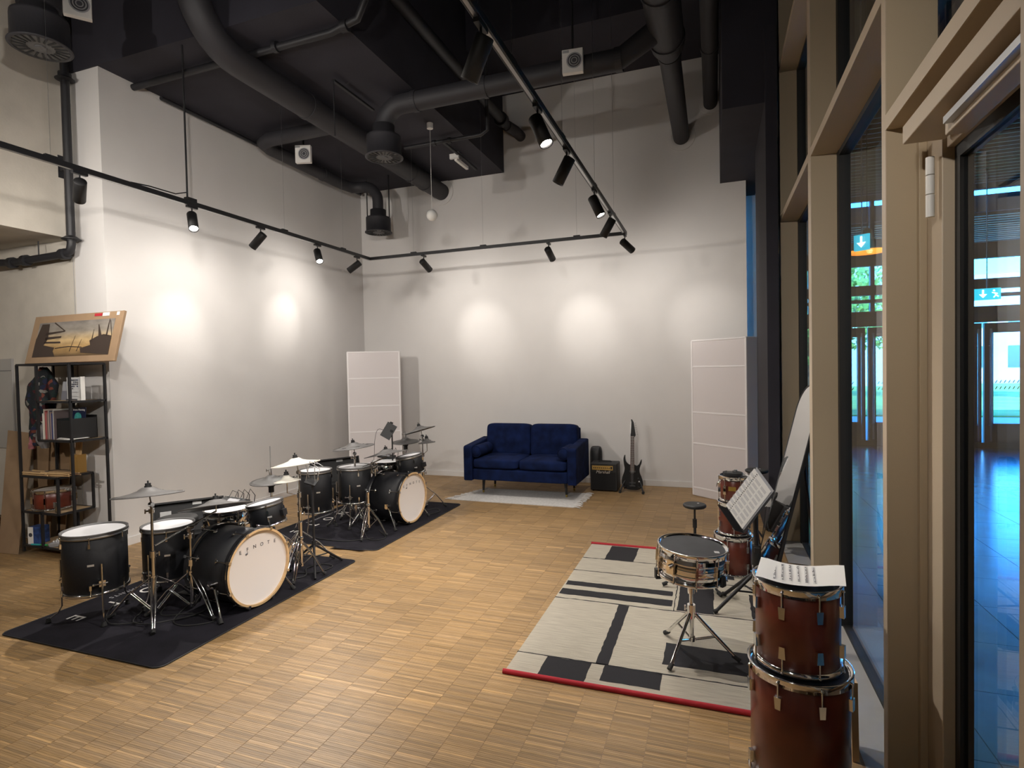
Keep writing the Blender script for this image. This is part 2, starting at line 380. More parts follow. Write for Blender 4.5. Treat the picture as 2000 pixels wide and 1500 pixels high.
def edoor(n, x0, x1, hside):
    dd = sroot('door_%d' % n, (x0, Y2, 0)); wdt = x1-x0
    MB().box(0, .13, -.03, .03, .0, 2.2).build('stile', 'lobbyf', dd); MB().box(wdt-.13, wdt, -.03, .03, 0, 2.2).build('stile', 'lobbyf', dd)
    MB().box(.13, wdt-.13, -.03, .03, 2.03, 2.2).build('top_rail', 'lobbyf', dd); MB().box(.13, wdt-.13, -.03, .03, .0, .43).build('bottom_rail', 'lobbyf', dd)
    MB().box(.13, wdt-.13, -.005, .005, .43, 2.03).build('pane', 'glass', dd)
    hx = .07 if hside < 0 else wdt-.07
    h = MB().tube([(hx, -.1, .12), (hx, -.1, 2.1)], .016); h.tube([(hx, -.1, .4), (hx, -.03, .4)], .01); h.tube([(hx, -.1, 1.8), (hx, -.03, 1.8)], .01)
    h.build('pull_handle', 'steel', dd)
    for zz, mm in ((1.17, 'ink'), (1.06, 'brass')):
        q = MB()
        for t in range(9):
            xx = .16+t*(wdt-.32)/9; q.add([(xx, -.008, zz-.025), (xx+.015, -.008, zz-.025), (xx+.04, -.008, zz+.025), (xx+.025, -.008, zz+.025)], [(0, 1, 2, 3)])
        q.build('slanted_marking', mm, dd)
for n, (a, b_, s_) in enumerate(((1.80, 2.66, 1), (2.70, 3.56, -1), (3.60, 4.44, 1), (4.48, 5.36, -1), (5.42, 6.3, 1), (6.34, 7.2, -1))): edoor(n+2, a, b_, s_)
eb(1.0, 1.8, 0, 2.22, 'side_pane', 'glass', 0, .01); eb(7.2, 8.9, 0, 2.22, 'side_pane', 'glass', 0, .01)
# lobby fittings
pl = root('pendant_lamp', (1.72, 7.75, 2.86), 'black bell pendant lamp with orange inside hanging in the lobby', 'lamp')
MB().lathe([(.235, 0), (.225, .03), (.19, .09), (.13, .125), (.07, .14), (.055, .25), (.03, .27), (.0, .28)], 32).build('shade', 'lobbyf', pl)
MB().lathe([(.235, 0), (.22, .025), (.18, .08), (.10, .12), (.0, .125)], 32).build('shade_inside', 'orange', pl)
MB().tube([(0, 0, .27), (0, 0, 3.14)], .006).build('cord', 'black', pl)
MB().ball((0, 0, .07), .035, 12).build('bulb', nm('warm_bulb', (1, .8, .5), .5, emis=(1, .6, .25), estr=3), pl)
pll = bpy.data.lights.new('bulb_light', 'POINT'); pll.energy = 5; pll.color = (1, .7, .4); pll.shadow_soft_size = .03; plo = bpy.data.objects.new('bulb_light', pll); COL.objects.link(plo); plo.parent = pl; plo.location = (0, 0, .01)
def exit_sign(loc, rz, lab, wide):
    e = root('exit_sign', loc, lab, 'sign', None, rz)
    MB().box(-wide/2, wide/2, -.015, .015, -.09, .09).build('sign_box', 'exit', e, .003)
    a = MB(); x = -.05 if wide > .25 else 0
    a.add([(x-.012, -.017, .07), (x+.012, -.017, .07), (x+.012, -.017, 0), (x+.05, -.017, 0), (x, -.017, -.06), (x-.05, -.017, 0), (x-.012, -.017, 0)], [(0, 1, 2, 3, 4, 5, 6)])
    a.build('arrow', 'exitw', e)
    if wide > .25:
        r_ = MB().tube([(.09, -.018, .02), (.11, -.018, -.02), (.08, -.018, -.06)], .009, 6); r_.tube([(.11, -.018, -.02), (.14, -.018, -.05)], .009, 6); r_.tube([(.06, -.018, .02), (.13, -.018, .0)], .007, 6); r_.ball((.085, -.018, .05), .014, 8)
        r_.build('running_figure', 'exitw', e)
    MB().tube([(0, 0, .09), (0, 0, 6.0-loc[2])], .008).build('hanger', 'steel', e)
exit_sign((1.60, 7.45, 2.92), math.radians(-35), 'small lit blue-green exit sign beside the lobby pendant lamp', .16)
exit_sign((4.10, 11.05, 2.60), math.radians(-12), 'wide lit exit sign with white arrow and running figure near entrance doors', .34)
# outside
g = sroot('ground'); MB().box(9.1, 80, -60, 12.35, -.3, -.03).build('paving', 'paving', g); MB().box(-60, 80, 12.35, 120, -.3, -.03).build('paving', 'paving', g); MB().box(-60, 80, 19, 45, -.03, .02).build('lawn', 'grass', g)
cp = sroot('wall_entrance_canopy', (-2, 12.4, 4.2)); MB().box(0, 16, 0, 4.3, 0, .3).build('slab', 'lobbyf', cp)
cs = MB().box(0, 16, -.03, .03, -.06, 0).mesh('slat'); cs.materials.append(M['lobbyf'])
for i in range(20): put('slat', cs, cp).location = (0, .1+i*.21, 0)
def tree(x, y, h, r, lab):
    t = root('tree', (x, y, 0), lab, 'tree'); MB().tube([(0, 0, -.05), (.05, 0, h*.4), (0, .1, h*.75)], [.16, .12, .05], 8).build('trunk', 'bark', t)
    n = 2600; P = rng.normal(0, 1, (n, 3)); P /= np.linalg.norm(P, axis=1)[:, None]; P *= (rng.random(n)[:, None]**.4)*np.array([r, r, h*.36]); P[:, 2] += h*.66
    m = MB()
    for p in P:
        u = Vector(rng.normal(0, 1, 3)).normalized()*.13; w_ = u.orthogonal().normalized()*.08; q = Vector(p)
        m.add([q-u, q+w_, q+u, q-w_], [(0, 1, 2, 3)])
    o = m.build('foliage', 'leaf', t); o['kind'] = 'stuff'
tree(2.9, 21, 5.2, 2.1, 'bright green leafy tree outside, left of the entrance doors'); tree(7.5, 29, 6.2, 2.6, 'farther green tree outside beyond the lawn'); tree(14.5, 27, 6, 2.5, 'green tree far outside on the right')
def building(x0, x1, y, h, lab):
    b = root('building', (x0, y, 0), lab, 'building'); w_ = x1-x0
    MB().box(0, w_, 0, 10, -.05, h).build('wall', 'facade', b)
    wm = MB().box(0, 1.3, -.06, .02, 0, 1.6).mesh('window'); wm.materials.append(M['winglass'])
    for i in range(int(w_/2.6)):
        for j in range(int(h/3)): put('window', wm, b).location = (.8+i*2.6, 0, 1.0+j*3)
building(-2, 10.5, 42, 11, 'pale apartment building outside, seen through the left glass'); building(12, 34, 52, 8, 'pale low building outside, seen through the glass door')

# ================================================================== CEILING SERVICES
def elbow(c, r, a0, a1, ax1, ax2, n=8):   # arc points around c in plane ax1, ax2
    return [Vector(c)+Vector(ax1)*r*math.cos(a0+(a1-a0)*i/n)+Vector(ax2)*r*math.sin(a0+(a1-a0)*i/n) for i in range(n+1)]
def duct(name, pts, r, lab, joints=(), mat='duct', group=None, cat='duct', n=28):
    o = root(name, pts[0], lab, cat, group); p0 = Vector(pts[0])
    MB().tube([Vector(p)-p0 for p in pts], r, n).build('pipe', mat, o)
    for (p, dr, rr) in joints:
        m = Matrix.Translation(Vector(p)-p0) @ look(dr)
        MB().lathe([(r, -rr), (r+.008, -rr), (r+.008, rr), (r, rr)], 28, m, False).build('joint_band', mat, o)
    return o
def flange(o, p, r, p0):
    m = Matrix.Translation(Vector(p)-Vector(p0)) @ Matrix.Rotation(PI/2, 4, 'X')
    MB().lathe([(r, .0), (r, .012), (r-.006, .014), (r-.05, .014), (r-.05, 0)], 40, m, False).build('wall_collar', 'wall', o)
pts = [(-3.73, 7.52, 4.17), (-3.73, 3.75, 4.17)]+[(-3.73, 3.75-.45*math.sin(a), 4.17+.45*(1-math.cos(a))) for a in [PI/2*i/8 for i in range(1, 9)]]+[(-3.73, 3.30, 6.15)]
D1 = duct('ventilation_duct', pts, .118, 'large black round duct along the low ceiling, bending up at its near end', [((-3.73, y, 4.17), (0, 1, 0), .02) for y in (4.6, 5.7, 6.6)]+[((-3.73, 7.0, 4.17), (0, 1, 0), .03)])
flange(D1, (-3.73, 7.499, 4.17), .19, pts[0])
pts = [(-.36, 7.52, 4.44), (-.36, 5.45, 4.44), (-.36, 5.35, 4.46), (-.36, 3.2, 4.46), (-.36, -3, 4.46)]
D3 = duct('ventilation_duct', pts[:2], .098, 'black round duct right of centre ending in the back wall with a pale collar', [((-.36, 5.5, 4.44), (0, 1, 0), .03)])
flange(D3, (-.36, 7.499, 4.44), .17, pts[0])
MB().tube([Vector((0, -2.05, .0)), Vector((0, -2.2, 0)), Vector((0, -6, 0)), Vector((0, -10.5, 0))], [.10, .145, .145, .145], 28).build('wide_duct_section', 'duct', D3)
for y in (-2.3, -3.0): MB().lathe([(.145, -.02), (.155, -.02), (.155, .02), (.145, .02)], 28, Matrix.Translation((0, y, 0)) @ Matrix.Rotation(PI/2, 4, 'X'), False).build('joint_band', 'duct', D3)
pts = [(-.01, 7.52, 4.80), (-.01, -3, 4.80)]
D4 = duct('ventilation_duct', pts, .082, 'thinner black round duct beside the dark bulkhead ending in the back wall', [((-.01, 6.2, 4.8), (0, 1, 0), .03)])
flange(D4, (-.01, 7.499, 4.80), .14, pts[0])
# branch duct with the middle diffuser
def diffuser_parts(o, z, r=.185, hh=.22, neck=.10):
    MB().lathe([(0, z+hh+.10), (neck+.01, z+hh+.10), (neck+.01, z+hh), (r*.92, z+hh-.01), (r*.93, z+hh-.03), (r*.93, z+.01), (r*1.03, z+.008), (r*1.03, z), (r*.9, z-.002)], 36).build('plenum', 'duct', o)
    MB().disc(r*1.0, z+.004, 36, up=False).build('face_plate', 'rim', o)
    sl = MB().box(.45*r, .88*r, -.006, .006, -.004, 0).mesh('slot'); sl.materials.append(M['gasket'])
    for k_ in range(20):
        s_ = put('slot', sl, o); s_.location = (0, 0, z+.002); s_.rotation_euler = (0, 0, 2*PI*k_/20+.3)
    MB().cyl(.2*r, z-.004, z+.004, 20).build('hub_cap', 'rim', o)
c = (-3.12, 5.0, 0)
df = root('air_diffuser', (-3.12, 5.0, 3.72), 'round black ceiling diffuser with grey slotted face under the middle elbow duct', 'air vent')
diffuser_parts(df, 0)
pts = [(-3.12, 5, 3.98)]+[(-3.12+.22*(1-math.cos(a)), 5, 4.0+.22*math.sin(a)) for a in [PI/2*i/8 for i in range(9)]]+[(-.75, 5, 4.22), (-.52, 5.02, 4.36), (-.40, 5.03, 4.44)]
D2 = duct('ventilation_duct', pts, .092, 'black branch duct running sideways from the middle diffuser to the big right duct', [((-2.75, 5, 4.22), (1, 0, 0), .03), ((-2.0, 5, 4.22), (1, 0, 0), .02), ((-.75, 5, 4.22), (1, 0, 0), .03)])
df = root('air_diffuser', (-4.46, 6.95, 3.53), 'smallest round black ceiling diffuser hanging in the far left corner', 'air vent')
diffuser_parts(df, 0)
for sx in (-.18, .18): MB().tube([(sx, 0, .2), (sx, 0, .79)], .008, 6).build('hanger_rod', 'black', df)
pts = [(-4.46, 6.95, 3.8), (-4.46, 6.95, 3.98)]+[(-4.46-.24*(1-math.cos(a)), 6.95, 3.98+.22*math.sin(a)) for a in [PI/2*i/8 for i in range(1, 9)]]+[(-4.85, 6.9, 4.2), (-4.88, 6.7, 4.2), (-4.88, 5.35, 4.2), (-4.83, 5.2, 4.2), (-4.7, 5.14, 4.2), (-3.85, 5.12, 4.2)]
duct('ventilation_duct', pts, .075, 'thin black duct along the left wall feeding the corner diffuser', [((-4.88, 6.3, 4.2), (0, 1, 0), .02)])
df = root('air_diffuser', (-4.51, 2.73, 3.92), 'large black round ceiling diffuser at the upper left, nearest the camera', 'air vent')
diffuser_parts(df, 0)
duct('ventilation_duct', [(-4.51, 2.73, 4.2), (-4.51, 2.73, 6.1)], .13, 'black vertical duct above the upper left diffuser', [])
# sprinkler and service pipes
def pipe(pts, r, lab, clamps=(), mat='pipe', name='service_pipe'):
    o = root(name, pts[0], lab, 'pipe'); p0 = Vector(pts[0]); MB().tube([Vector(p)-p0 for p in pts], r, 12).build('tube', mat, o)
    for (p, dr, s_) in clamps:
        m = Matrix.Translation(Vector(p)-p0) @ look(dr); MB().cyl(r*1.5, -s_, s_, 12, m).build('coupling', mat, o)
    return o
pp = pipe([(-5.43, 3.47, 5.9), (-5.43, 3.47, 2.76), (-5.45, 3.47, 2.70), (-5.52, 3.47, 2.68), (-6.25, 3.46, 2.66), (-7.4, 3.0, 2.68)], .034, 'black vertical service pipe in the left wall corner turning sideways under the beam',
     [((-5.43, 3.47, 2.80), (0, 0, 1), .01), ((-5.53, 3.47, 2.68), (1, 0, 0), .03), ((-6.05, 3.46, 2.665), (1, 0, 0), .025), ((-6.25, 3.46, 2.66), (1, 0, 0), .025), ((-5.43, 3.47, 4.25), (0, 0, 1), .03)])
for z in (2.80, 4.22): MB().lathe([(.034, z-5.9+.035), (.075, z-5.9+.005), (.075, z-5.9), (.034, z-5.9-.01)], 20, smooth=False).build('rosette', 'pipe', pp)
MB().box(-.10, .03, -.02, .02, 3.42-5.9, 3.46-5.9).build('bracket', 'pipe', pp); MB().box(-.10, -.085, -.03, .05, 3.36-5.9, 3.56-5.9).build('bracket', 'pipe', pp)
MB().tube([(-.45, 0, 2.70-5.9), (-.45, 0, 2.83-5.9)], .006, 6).build('hanger', 'pipe', pp)
pipe([(-5.10, 3.86, 4.27), (-2.85, 3.83, 4.27), (-2.6, 3.83, 4.32), (-2.5, 3.83, 4.5), (-2.5, 3.83, 5.9)], .03, 'black sprinkler pipe crossing the near edge of the low ceiling', [((-2.72, 3.83, 4.29), (1, 0, 0), .03), ((-3.4, 3.83, 4.27), (1, 0, 0), .02)])
pipe([(-3.5, 6.07, 4.26), (-2.5, 6.07, 4.26), (-2.42, 6.07, 4.30), (-2.42, 6.07, 5.38)], .022, 'thin black sprinkler pipe near the small emergency lamp', [((-3.1, 6.07, 4.26), (1, 0, 0), .02), ((-2.9, 6.07, 4.26), (1, 0, 0), .02)])
pipe([(-3.0, 6.08, 4.27), (-3.0, 7.1, 4.27)], .018, 'thin black pipe running towards the back wall under the low ceiling')
rp = pipe([(-2.55, 3.0, 4.78), (-2.55, 7.2, 4.78)], .06, 'black pipe beside the low ceiling block ending in a stub at the back wall', [((-2.55, 6.9, 4.78), (0, 1, 0), .04)])
MB().tube([(0, 4.1, 0), (.05, 4.3, 0), (.06, 4.51, 0)], .07, 16).build('end_stub', 'duct', rp)
pipe([(-5.05, 4.1, 4.27), (-5.05, 7.4, 4.27)], .02, 'thin black conduit in the corner of left wall and ceiling')
# thin rail below low ceiling with rod
tr = root('mounting_rail', (-3.3, 4.55, 4.28), 'short black mounting rail under the low ceiling above the middle diffuser', 'rail')
MB().box(-.015, .015, -.1, .55, -.02, .0).build('rail', 'black', tr); MB().tube([(0, -.1, 0), (0, -.1, -.52)], .006, 6).build('rod', 'black', tr)
# speaker-like square boxes
def sq(loc, lab, rz):
    o = root('ceiling_projector_box', loc, lab, 'ceiling box', None, rz)
    MB().box(-.09, .09, 0, .05, -.10, .10).build('housing', 'paper', o, .004)
    for r_, m_ in ((.068, 'inkg'), (.057, 'ink'), (.046, 'silver'), (.038, 'ink'), (.027, 'silver'), (.019, 'ink')):
        MB().disc(r_, 0, 28, Matrix.Translation((.015, -.001-(.09-r_)*.03, 0)) @ Matrix.Rotation(PI/2, 4, 'X')).build('ring', m_, o)
    MB().box(-.085, -.03, -.003, 0, .07, .09).build('sticker', 'inkg', o)
    MB().tube([(0, .03, .095), (0, .03, .22 if loc[0] < -4.4 and loc[1] > 5 else 1.9)], .01, 6).build('bracket', 'black', o)
sq((-4.44, 5.38, 4.09), 'white square ceiling box with dark round lens near the left wall', .3)
sq((-1.115, 4.80, 4.187), 'white square ceiling box with dark round lens beside the right track', .1)
sq((-4.60, 3.05, 4.45), 'white square ceiling box half hidden behind the upper left diffuser', .9)
gl = root('globe_pendant', (-2.96, 5.70, 3.30), 'small white globe pendant on a white cord from the low ceiling', 'lamp')
MB().lathe([(.062*math.sin(PI*i/16)+1e-5, -.062*math.cos(PI*i/16)) for i in range(17)], 28).build('globe', 'white', gl)
MB().tube([(0, 0, .06), (0, 0, 1.0)], .003, 6).build('cord', 'white', gl); MB().cyl(.035, .96, 1.02, 20).build('canopy', 'white', gl)
el = root('emergency_lamp', (-3.04, 6.55, 4.22), 'small white emergency lamp fixed to the low ceiling near the back wall', 'lamp')
MB().box(-.02, .02, -.02, .34, -.02, .025).build('tube_cover', 'white', el, .008); MB().box(-.07, .05, -.05, -.02, .0, .06).build('end_plate', 'white', el); MB().box(-.03, .03, .0, .1, .025, .10).build('mount', 'steel', el)

# ------------------------------------------------------------------ track rails and spotlights
RX0, RX1, RY = -4.16, -.90, 6.26
def rail(p0, p1, lab, wires, rod=None):
    o = root('track_rail', p0, lab, 'track rail', 'black suspended lighting track'); d_ = Vector(p1)-Vector(p0)
    m = Matrix.Identity(4); L = d_.length
    if abs(d_.y) > abs(d_.x): b = MB().box(-.019, .019, 0, L, -.005, .032); g_ = MB().box(-.009, .009, 0, L, -.0065, -.0045)
    else: b = MB().box(0, L, -.019, .019, -.005, .032); g_ = MB().box(0, L, -.009, .009, -.0065, -.0045)
    b.build('profile', 'black', o, .002); g_.build('groove', 'steel', o)
    for w_ in wires:
        q = Vector(w_)-Vector(p0); zt_ = (ZL if (w_[0] < -2.75 and w_[1] > 3.55) else (ZH if w_[1] > 6.27 else ZT))-3.0
        MB().tube([(q.x, q.y, .03), (q.x, q.y, zt_)], .0012, 5).build('suspension_wire', 'steel', o)
        MB().cbox((q.x, q.y, .038), (.028, .075, .016) if abs(d_.y) > abs(d_.x) else (.075, .028, .016)).build('wire_clip', 'black', o)
    return o
r1 = rail((RX0, -2.5, 3), (RX0, RY, 3), 'black lighting track along the left wall', [(RX0, 2.55, 3), (RX0, 4.73, 3), (RX0, 5.71, 3), (RX0, .3, 3)])
MB().tube([(0, 6.09, .03), (0, 6.09, ZL-3)], .0075, 8).build('feed_rod', 'black', r1); MB().cbox((0, 6.12, .04), (.045, .09, .035)).build('feed_box', 'black', r1)
MB().tube([(0, 6.09, .1), (.0, 5.98, .055), (0, 5.75, .05), (0, 5.6, .035)], .005, 6).build('feed_cable', 'black', r1)
rail((RX0, RY, 3), (RX1, RY, 3), 'black lighting track parallel to the back wall', [(-3.52, RY, 3), (-2.58, RY, 3), (-1.44, RY, 3)])
rail((RX1, -2.5, 3), (RX1, RY, 3), 'black lighting track running overhead on the right to the corner above the guitar', [(RX1, 2.6, 3), (RX1, 3.55, 3), (RX1, 4.59, 3), (RX1, 5.52, 3), (RX1, .5, 3)])
def spot(pos, aim, lab, lit, energy, size=44, blend=.75, col=(1, .935, .86), spill=24, rad=.02):
    pos = Vector(pos); o = root('track_spotlight', pos, lab, 'spotlight', 'black cylinder spotlights on the tracks')
    MB().cbox((0, 0, -.015), (.026, .10, .02)).build('adapter', 'black', o)
    d_ = (Vector(aim)-(pos+Vector((0, 0, -.10)))).normalized(); side = d_.cross(Vector((0, 0, 1))).normalized()*.0
    pv = Vector((0, 0, -.105)); R_ = look(d_)
    back = pv-d_*.045
    MB().tube([(0, 0, -.02), (0, 0, -.055), pv-d_*.02], .006, 6).build('stem', 'black', o)
    m = Matrix.Translation(back) @ R_
    MB().lathe([(0, 0), (.037, 0), (.039, .004), (.039, .178), (.034, .178), (.034, .160)], 28, m).build('housing', 'blackp', o)
    MB().disc(.0345, .162, 28, m).build('lens', 'led' if lit else 'lens', o)
    ld = bpy.data.lights.new('spot', 'SPOT'); ld.energy = energy; ld.spot_size = math.radians(size); ld.spot_blend = blend; ld.color = col; ld.shadow_soft_size = rad
    lo = bpy.data.objects.new('spot', ld); COL.objects.link(lo); lo.parent = o; lo.matrix_local = Matrix.Translation(back+d_*.185) @ look(-d_)
    if spill:      # the wide stray light of the same reflector
        l2 = bpy.data.lights.new('spill', 'SPOT'); l2.energy = spill; l2.spot_size = math.radians(165); l2.spot_blend = 1; l2.color = col; l2.shadow_soft_size = .035
        q = bpy.data.objects.new('spill', l2); COL.objects.link(q); q.parent = o; q.matrix_local = Matrix.Translation(back+d_*.19) @ look(-d_)
    return o
P_, R_ = SPOT_POOL, SPOT_ROOM
spot((RX0, 2.73, 3), (-5.5, 3.5, 1.9), 'track spotlight at the left, beside the black wall pipe, turned to the concrete wall', False, P_*.45, 70, 1)
spot((RX0, 3.63, 3), (-2.5, 2.5, 0), 'lit track spotlight directly under the thick feed rod', True, R_*.9, 70, .6)
spot((RX0, 4.40, 3), (-5.1, 4.24, 1.98), 'dark-bodied track spotlight aimed at the larger left wall pool of light', False, P_, 48, 1)
spot((RX0, 5.24, 3), (-2.4, 3.9, 0), 'lit track spotlight on the left track nearer the corner', True, R_*.8, 70, .6)
spot((RX0, 5.98, 3), (-5.1, 5.75, 2.25), 'track spotlight at the far end of the left track before the corner', False, P_*.85, 44, 1)
spot((-3.38, RY, 3), (-3.10, 7.5, 2.1), 'leftmost track spotlight on the back track', False, P_*1.05, 46, 1)
spot((-1.77, RY, 3), (-1.61, 7.5, 2.1), 'track spotlight in the middle of the back track', False, P_*1.05, 46, 1)
spot((RX1, RY-.04, 3), (.0, 7.5, 2.05), 'track spotlight at the right corner of the back track', False, P_*1.0, 46, 1)
spot((RX1, 2.21, 3), (-2.6, 2.75, 0), 'largest, nearest track spotlight hanging at the top centre', False, R_*1.15, 72, .7)
spot((RX1, 3.01, 3), (.3, 2.6, .2), 'lit track spotlight second along the right track', True, R_*.55, 75, .7)
spot((RX1, 3.66, 3), (-2.5, 3.6, 0), 'dark track spotlight third along the right track aimed left', False, R_*1.0, 72, .7)
spot((RX1, 4.57, 3), (.3, 4.2, .3), 'lit track spotlight fourth along the right track', True, R_*.55, 70, .7)
spot((RX1, 5.30, 3), (-2.6, 5.2, 0), 'dark track spotlight fifth along the right track near the corner', False, R_*.7, 72, .7)
RR = SPOT_REAR_FILL  # extra lamps out of view, added for even light on the walls
for i, (x, y, tx, ty, tz) in enumerate(((RX0, .9, -3.6, 7.5, 2.3), (RX0, -1.1, -5.1, 5.5, 2.2), (RX1, .6, -5.1, 5.0, 2.2), (RX1, -1.2, -2.2, 7.5, 2.3))):
    spot((x, y, 3), (tx, ty, tz), 'added unseen track spotlight on the %s track behind the camera, %s' % (('left', 'right')[i//2], ('nearer one', 'farther one')[i % 2]), True, RR*(1, 1.7, 1.5, 1.1)[i], 95, 1, spill=0, rad=.04)
spot((RX1, -.3, 3), (.62, 4.6, 1.2), 'added unseen track spotlight behind the camera turned towards the window front', True, RR*.8, 60, 1, spill=0, rad=.04)  # added to brighten the near faces of the mullions and the drums


# ================================================================== RUGS AND MATS
def drum_mat(x0, x1, y0, y1, lab, tx, ty0):
    o = root('drum_mat', (0, 0, 0), lab, 'mat'); r_ = .05; poly = []
    for cx, cy, a in ((x1-r_, y1-r_, 0), (x0+r_, y1-r_, 90), (x0+r_, y0+r_, 180), (x1-r_, y0+r_, 270)):
        poly += [(cx+r_*math.cos(math.radians(a+t)), cy+r_*math.sin(math.radians(a+t))) for t in range(0, 91, 15)]
    MB().prism(poly, .0, .006).build('carpet', 'matk', o)
    MB().tube([(x, y, .004) for x, y in poly], .004, 6, closed=True).build('edge_binding', 'blackp', o)
    for i, ch in enumerate('EFNOTE'):
        text('letter', ch, .15, 'paper', Matrix.Translation((tx, ty0+.245*(5-i), .0066)) @ Matrix.Rotation(-PI/2, 4, 'Z'), o, depth=.0004)
    text('small_lettering', 'MUSICAL INSTRUMENTS', .05, 'inkg', Matrix.Translation((tx-.11, ty0+.62, .0066)) @ Matrix.Rotation(-PI/2, 4, 'Z'), o, depth=.0003, spacing=1.25)
    return o
drum_mat(-4.12, -2.79, 2.13, 3.90, 'black drum carpet with white letters under the near kit', -3.90, 2.43)
drum_mat(-4.10, -2.78, 4.16, 5.92, 'black drum carpet with white letters under the far kit', -3.89, 4.45)
ca = root('fallen_cloth', (-3.06, 4.13, .003), 'small crumpled black strip lying at the corner of the far drum mat', 'cloth')
MB().add([(-.17, -.02, 0), (-.1, -.035, .012), (.02, -.015, .004), (.16, -.03, .014), (.2, .02, .002), (.05, .03, .016), (-.12, .025, .004)], [(0, 1, 6), (1, 2, 5, 6), (2, 3, 4, 5)]).build('strip', 'matk', ca)
# patterned rug
rg = root('patterned_rug', (0, 0, 0), 'cream woven rug with black blocks and red end bindings', 'rug')
RX_0, RX_1, RY_0, RY_1 = -1.03, .42, 2.66, 4.86
MB().box(RX_0, RX_1, RY_0, RY_1, 0, .008).build('weave', 'rug', rg, .002)
def wavy(x0, x1, y0, y1, name='black_block', m='rugk', z=.0088):
    p = []
    def edge(a, b):
        L = math.dist(a, b); n = max(1, int(L/.035)); return [(a[0]+(b[0]-a[0])*i/n+random.uniform(-.003, .003), a[1]+(b[1]-a[1])*i/n+random.uniform(-.003, .003)) for i in range(n)]
    c_ = [(x0, y0), (x1, y0), (x1, y1), (x0, y1)]
    for i in range(4): p += edge(c_[i], c_[(i+1) % 4])
    return MB().prism(p, .004, z).build(name, m, rg)
for a in ((-.85, -.62, 4.49, 4.84), (-1.02, -.28, 3.88, 3.96), (-1.02, -.275, 3.71, 3.81), (-.60, -.535, 2.87, 3.64), (-.86, -.62, 2.68, 2.87), (-.55, -.26, 2.72, 2.87),
          (-.27, .20, 2.97, 3.21), (-.24, -.02, 3.66, 4.20), (.20, .41, 3.67, 4.05), (-.10, .12, 4.30, 4.45)): wavy(*a)
for y, a, b in ((4.485, -1.03, .42), (4.19, -1.03, .42), (3.645, -1.03, .42), (2.873, -1.03, .42)): wavy(a, b, y-.0045, y+.0045, 'black_line')
wavy(-.262, -.256, 3.65, 4.2, 'black_line'); wavy(.235, .241, 2.87, 3.645, 'black_line'); wavy(-.445, -.441, 4.49, 4.83, 'black_line')
for y in (RY_0-.004, RY_1+.004):
    b_ = MB().tube([(RX_0-.005, y, .010), (RX_1, y, .010)], .013, 8); b_.build('red_binding', 'rugr', rg)
# small rug under the sofa
wr = root('fringed_rug', (-2.22, 6.46, 0), 'pale grey woven rug with fringed ends under the navy sofa', 'rug')
MB().prism([(-.78, -.36), (.72, -.37), (.71, .37), (-.55, .33)], 0, .007).build('weave', 'rugw', wr)
fr = MB()
for i in range(26):
    t = i/25
    for (ax, ay, bx, by, sg) in ((-.78, -.36, -.55, .33, -1), (.72, -.37, .71, .37, 1)):
        x = ax+(bx-ax)*t; y = ay+(by-ay)*t; fr.tube([(x, y, .005), (x+sg*.04, y+random.uniform(-.02, .02), .009), (x+sg*random.uniform(.07, .10), y+random.uniform(-.03, .03), .005)], .0055, 5)
o = fr.build('fringe', 'rugw', wr); o['kind'] = 'stuff'

# ================================================================== SOFA, AMPLIFIER, GUITAR, PANELS
def soft(name, mat, parent, c, d, r=.04, puff=.0, rot=(0, 0, 0), tufts=None, axis=1):
    n = 8; bm = MB(); hx, hy, hz = d[0]/2, d[1]/2, d[2]/2; idx = {}; V = []; F = []
    def vid(i, j, k):
        key = (i, j, k)
        if key not in idx:
            p = Vector((2*i/n-1, 2*j/n-1, 2*k/n-1)); q = Vector((p.x*hx, p.y*hy, p.z*hz))
            core = Vector((max(-hx+r, min(hx-r, q.x)), max(-hy+r, min(hy-r, q.y)), max(-hz+r, min(hz-r, q.z)))); e = q-core
            if e.length > 1e-6: q = core+e.normalized()*r
            bulge = puff*(1-p[(axis+1) % 3]**2)*(1-p[(axis+2) % 3]**2); q[axis] += bulge*(1 if p[axis] > 0 else -1)*abs(p[axis])
            if tufts:
                for (tx, tz) in tufts:
                    dd = math.hypot(q[(axis+2) % 3 if axis == 1 else 0]-tx if axis == 1 else q.x-tx, (q.z if axis == 1 else q.y)-tz)
                    if (p[axis] < 0 if axis == 1 else p[axis] > 0): q[axis] -= (-1 if axis == 1 else 1)*.022*math.exp(-(dd/.045)**2)
            idx[key] = len(V); V.append(q)
        return idx[key]
    for a in range(n):
        for b in range(n):
            F += [(vid(a, b, 0), vid(a, b+1, 0), vid(a+1, b+1, 0), vid(a+1, b, 0)), (vid(a, b, n), vid(a+1, b, n), vid(a+1, b+1, n), vid(a, b+1, n)),
                  (vid(a, 0, b), vid(a+1, 0, b), vid(a+1, 0, b+1), vid(a, 0, b+1)), (vid(a, n, b), vid(a, n, b+1), vid(a+1, n, b+1), vid(a+1, n, b)),
                  (vid(0, a, b), vid(0, a, b+1), vid(0, a+1, b+1), vid(0, a+1, b)), (vid(n, a, b), vid(n, a+1, b), vid(n, a+1, b+1), vid(n, a, b+1))]
    bm.add(V, F, True); o = bm.build(name, mat, parent); o.location = c; o.rotation_euler = rot
    sb = o.modifiers.new('subdivision', 'SUBSURF'); sb.levels = 1; sb.render_levels = 2
    return o
sf = root('sofa', (-2.23, 6.70, 0), 'navy blue velvet two-seat sofa on thin dark legs against the back wall', 'sofa')
W2 = .72
soft('base', 'sofa', sf, (0, -.02, .27), (1.24, .66, .15), .02)
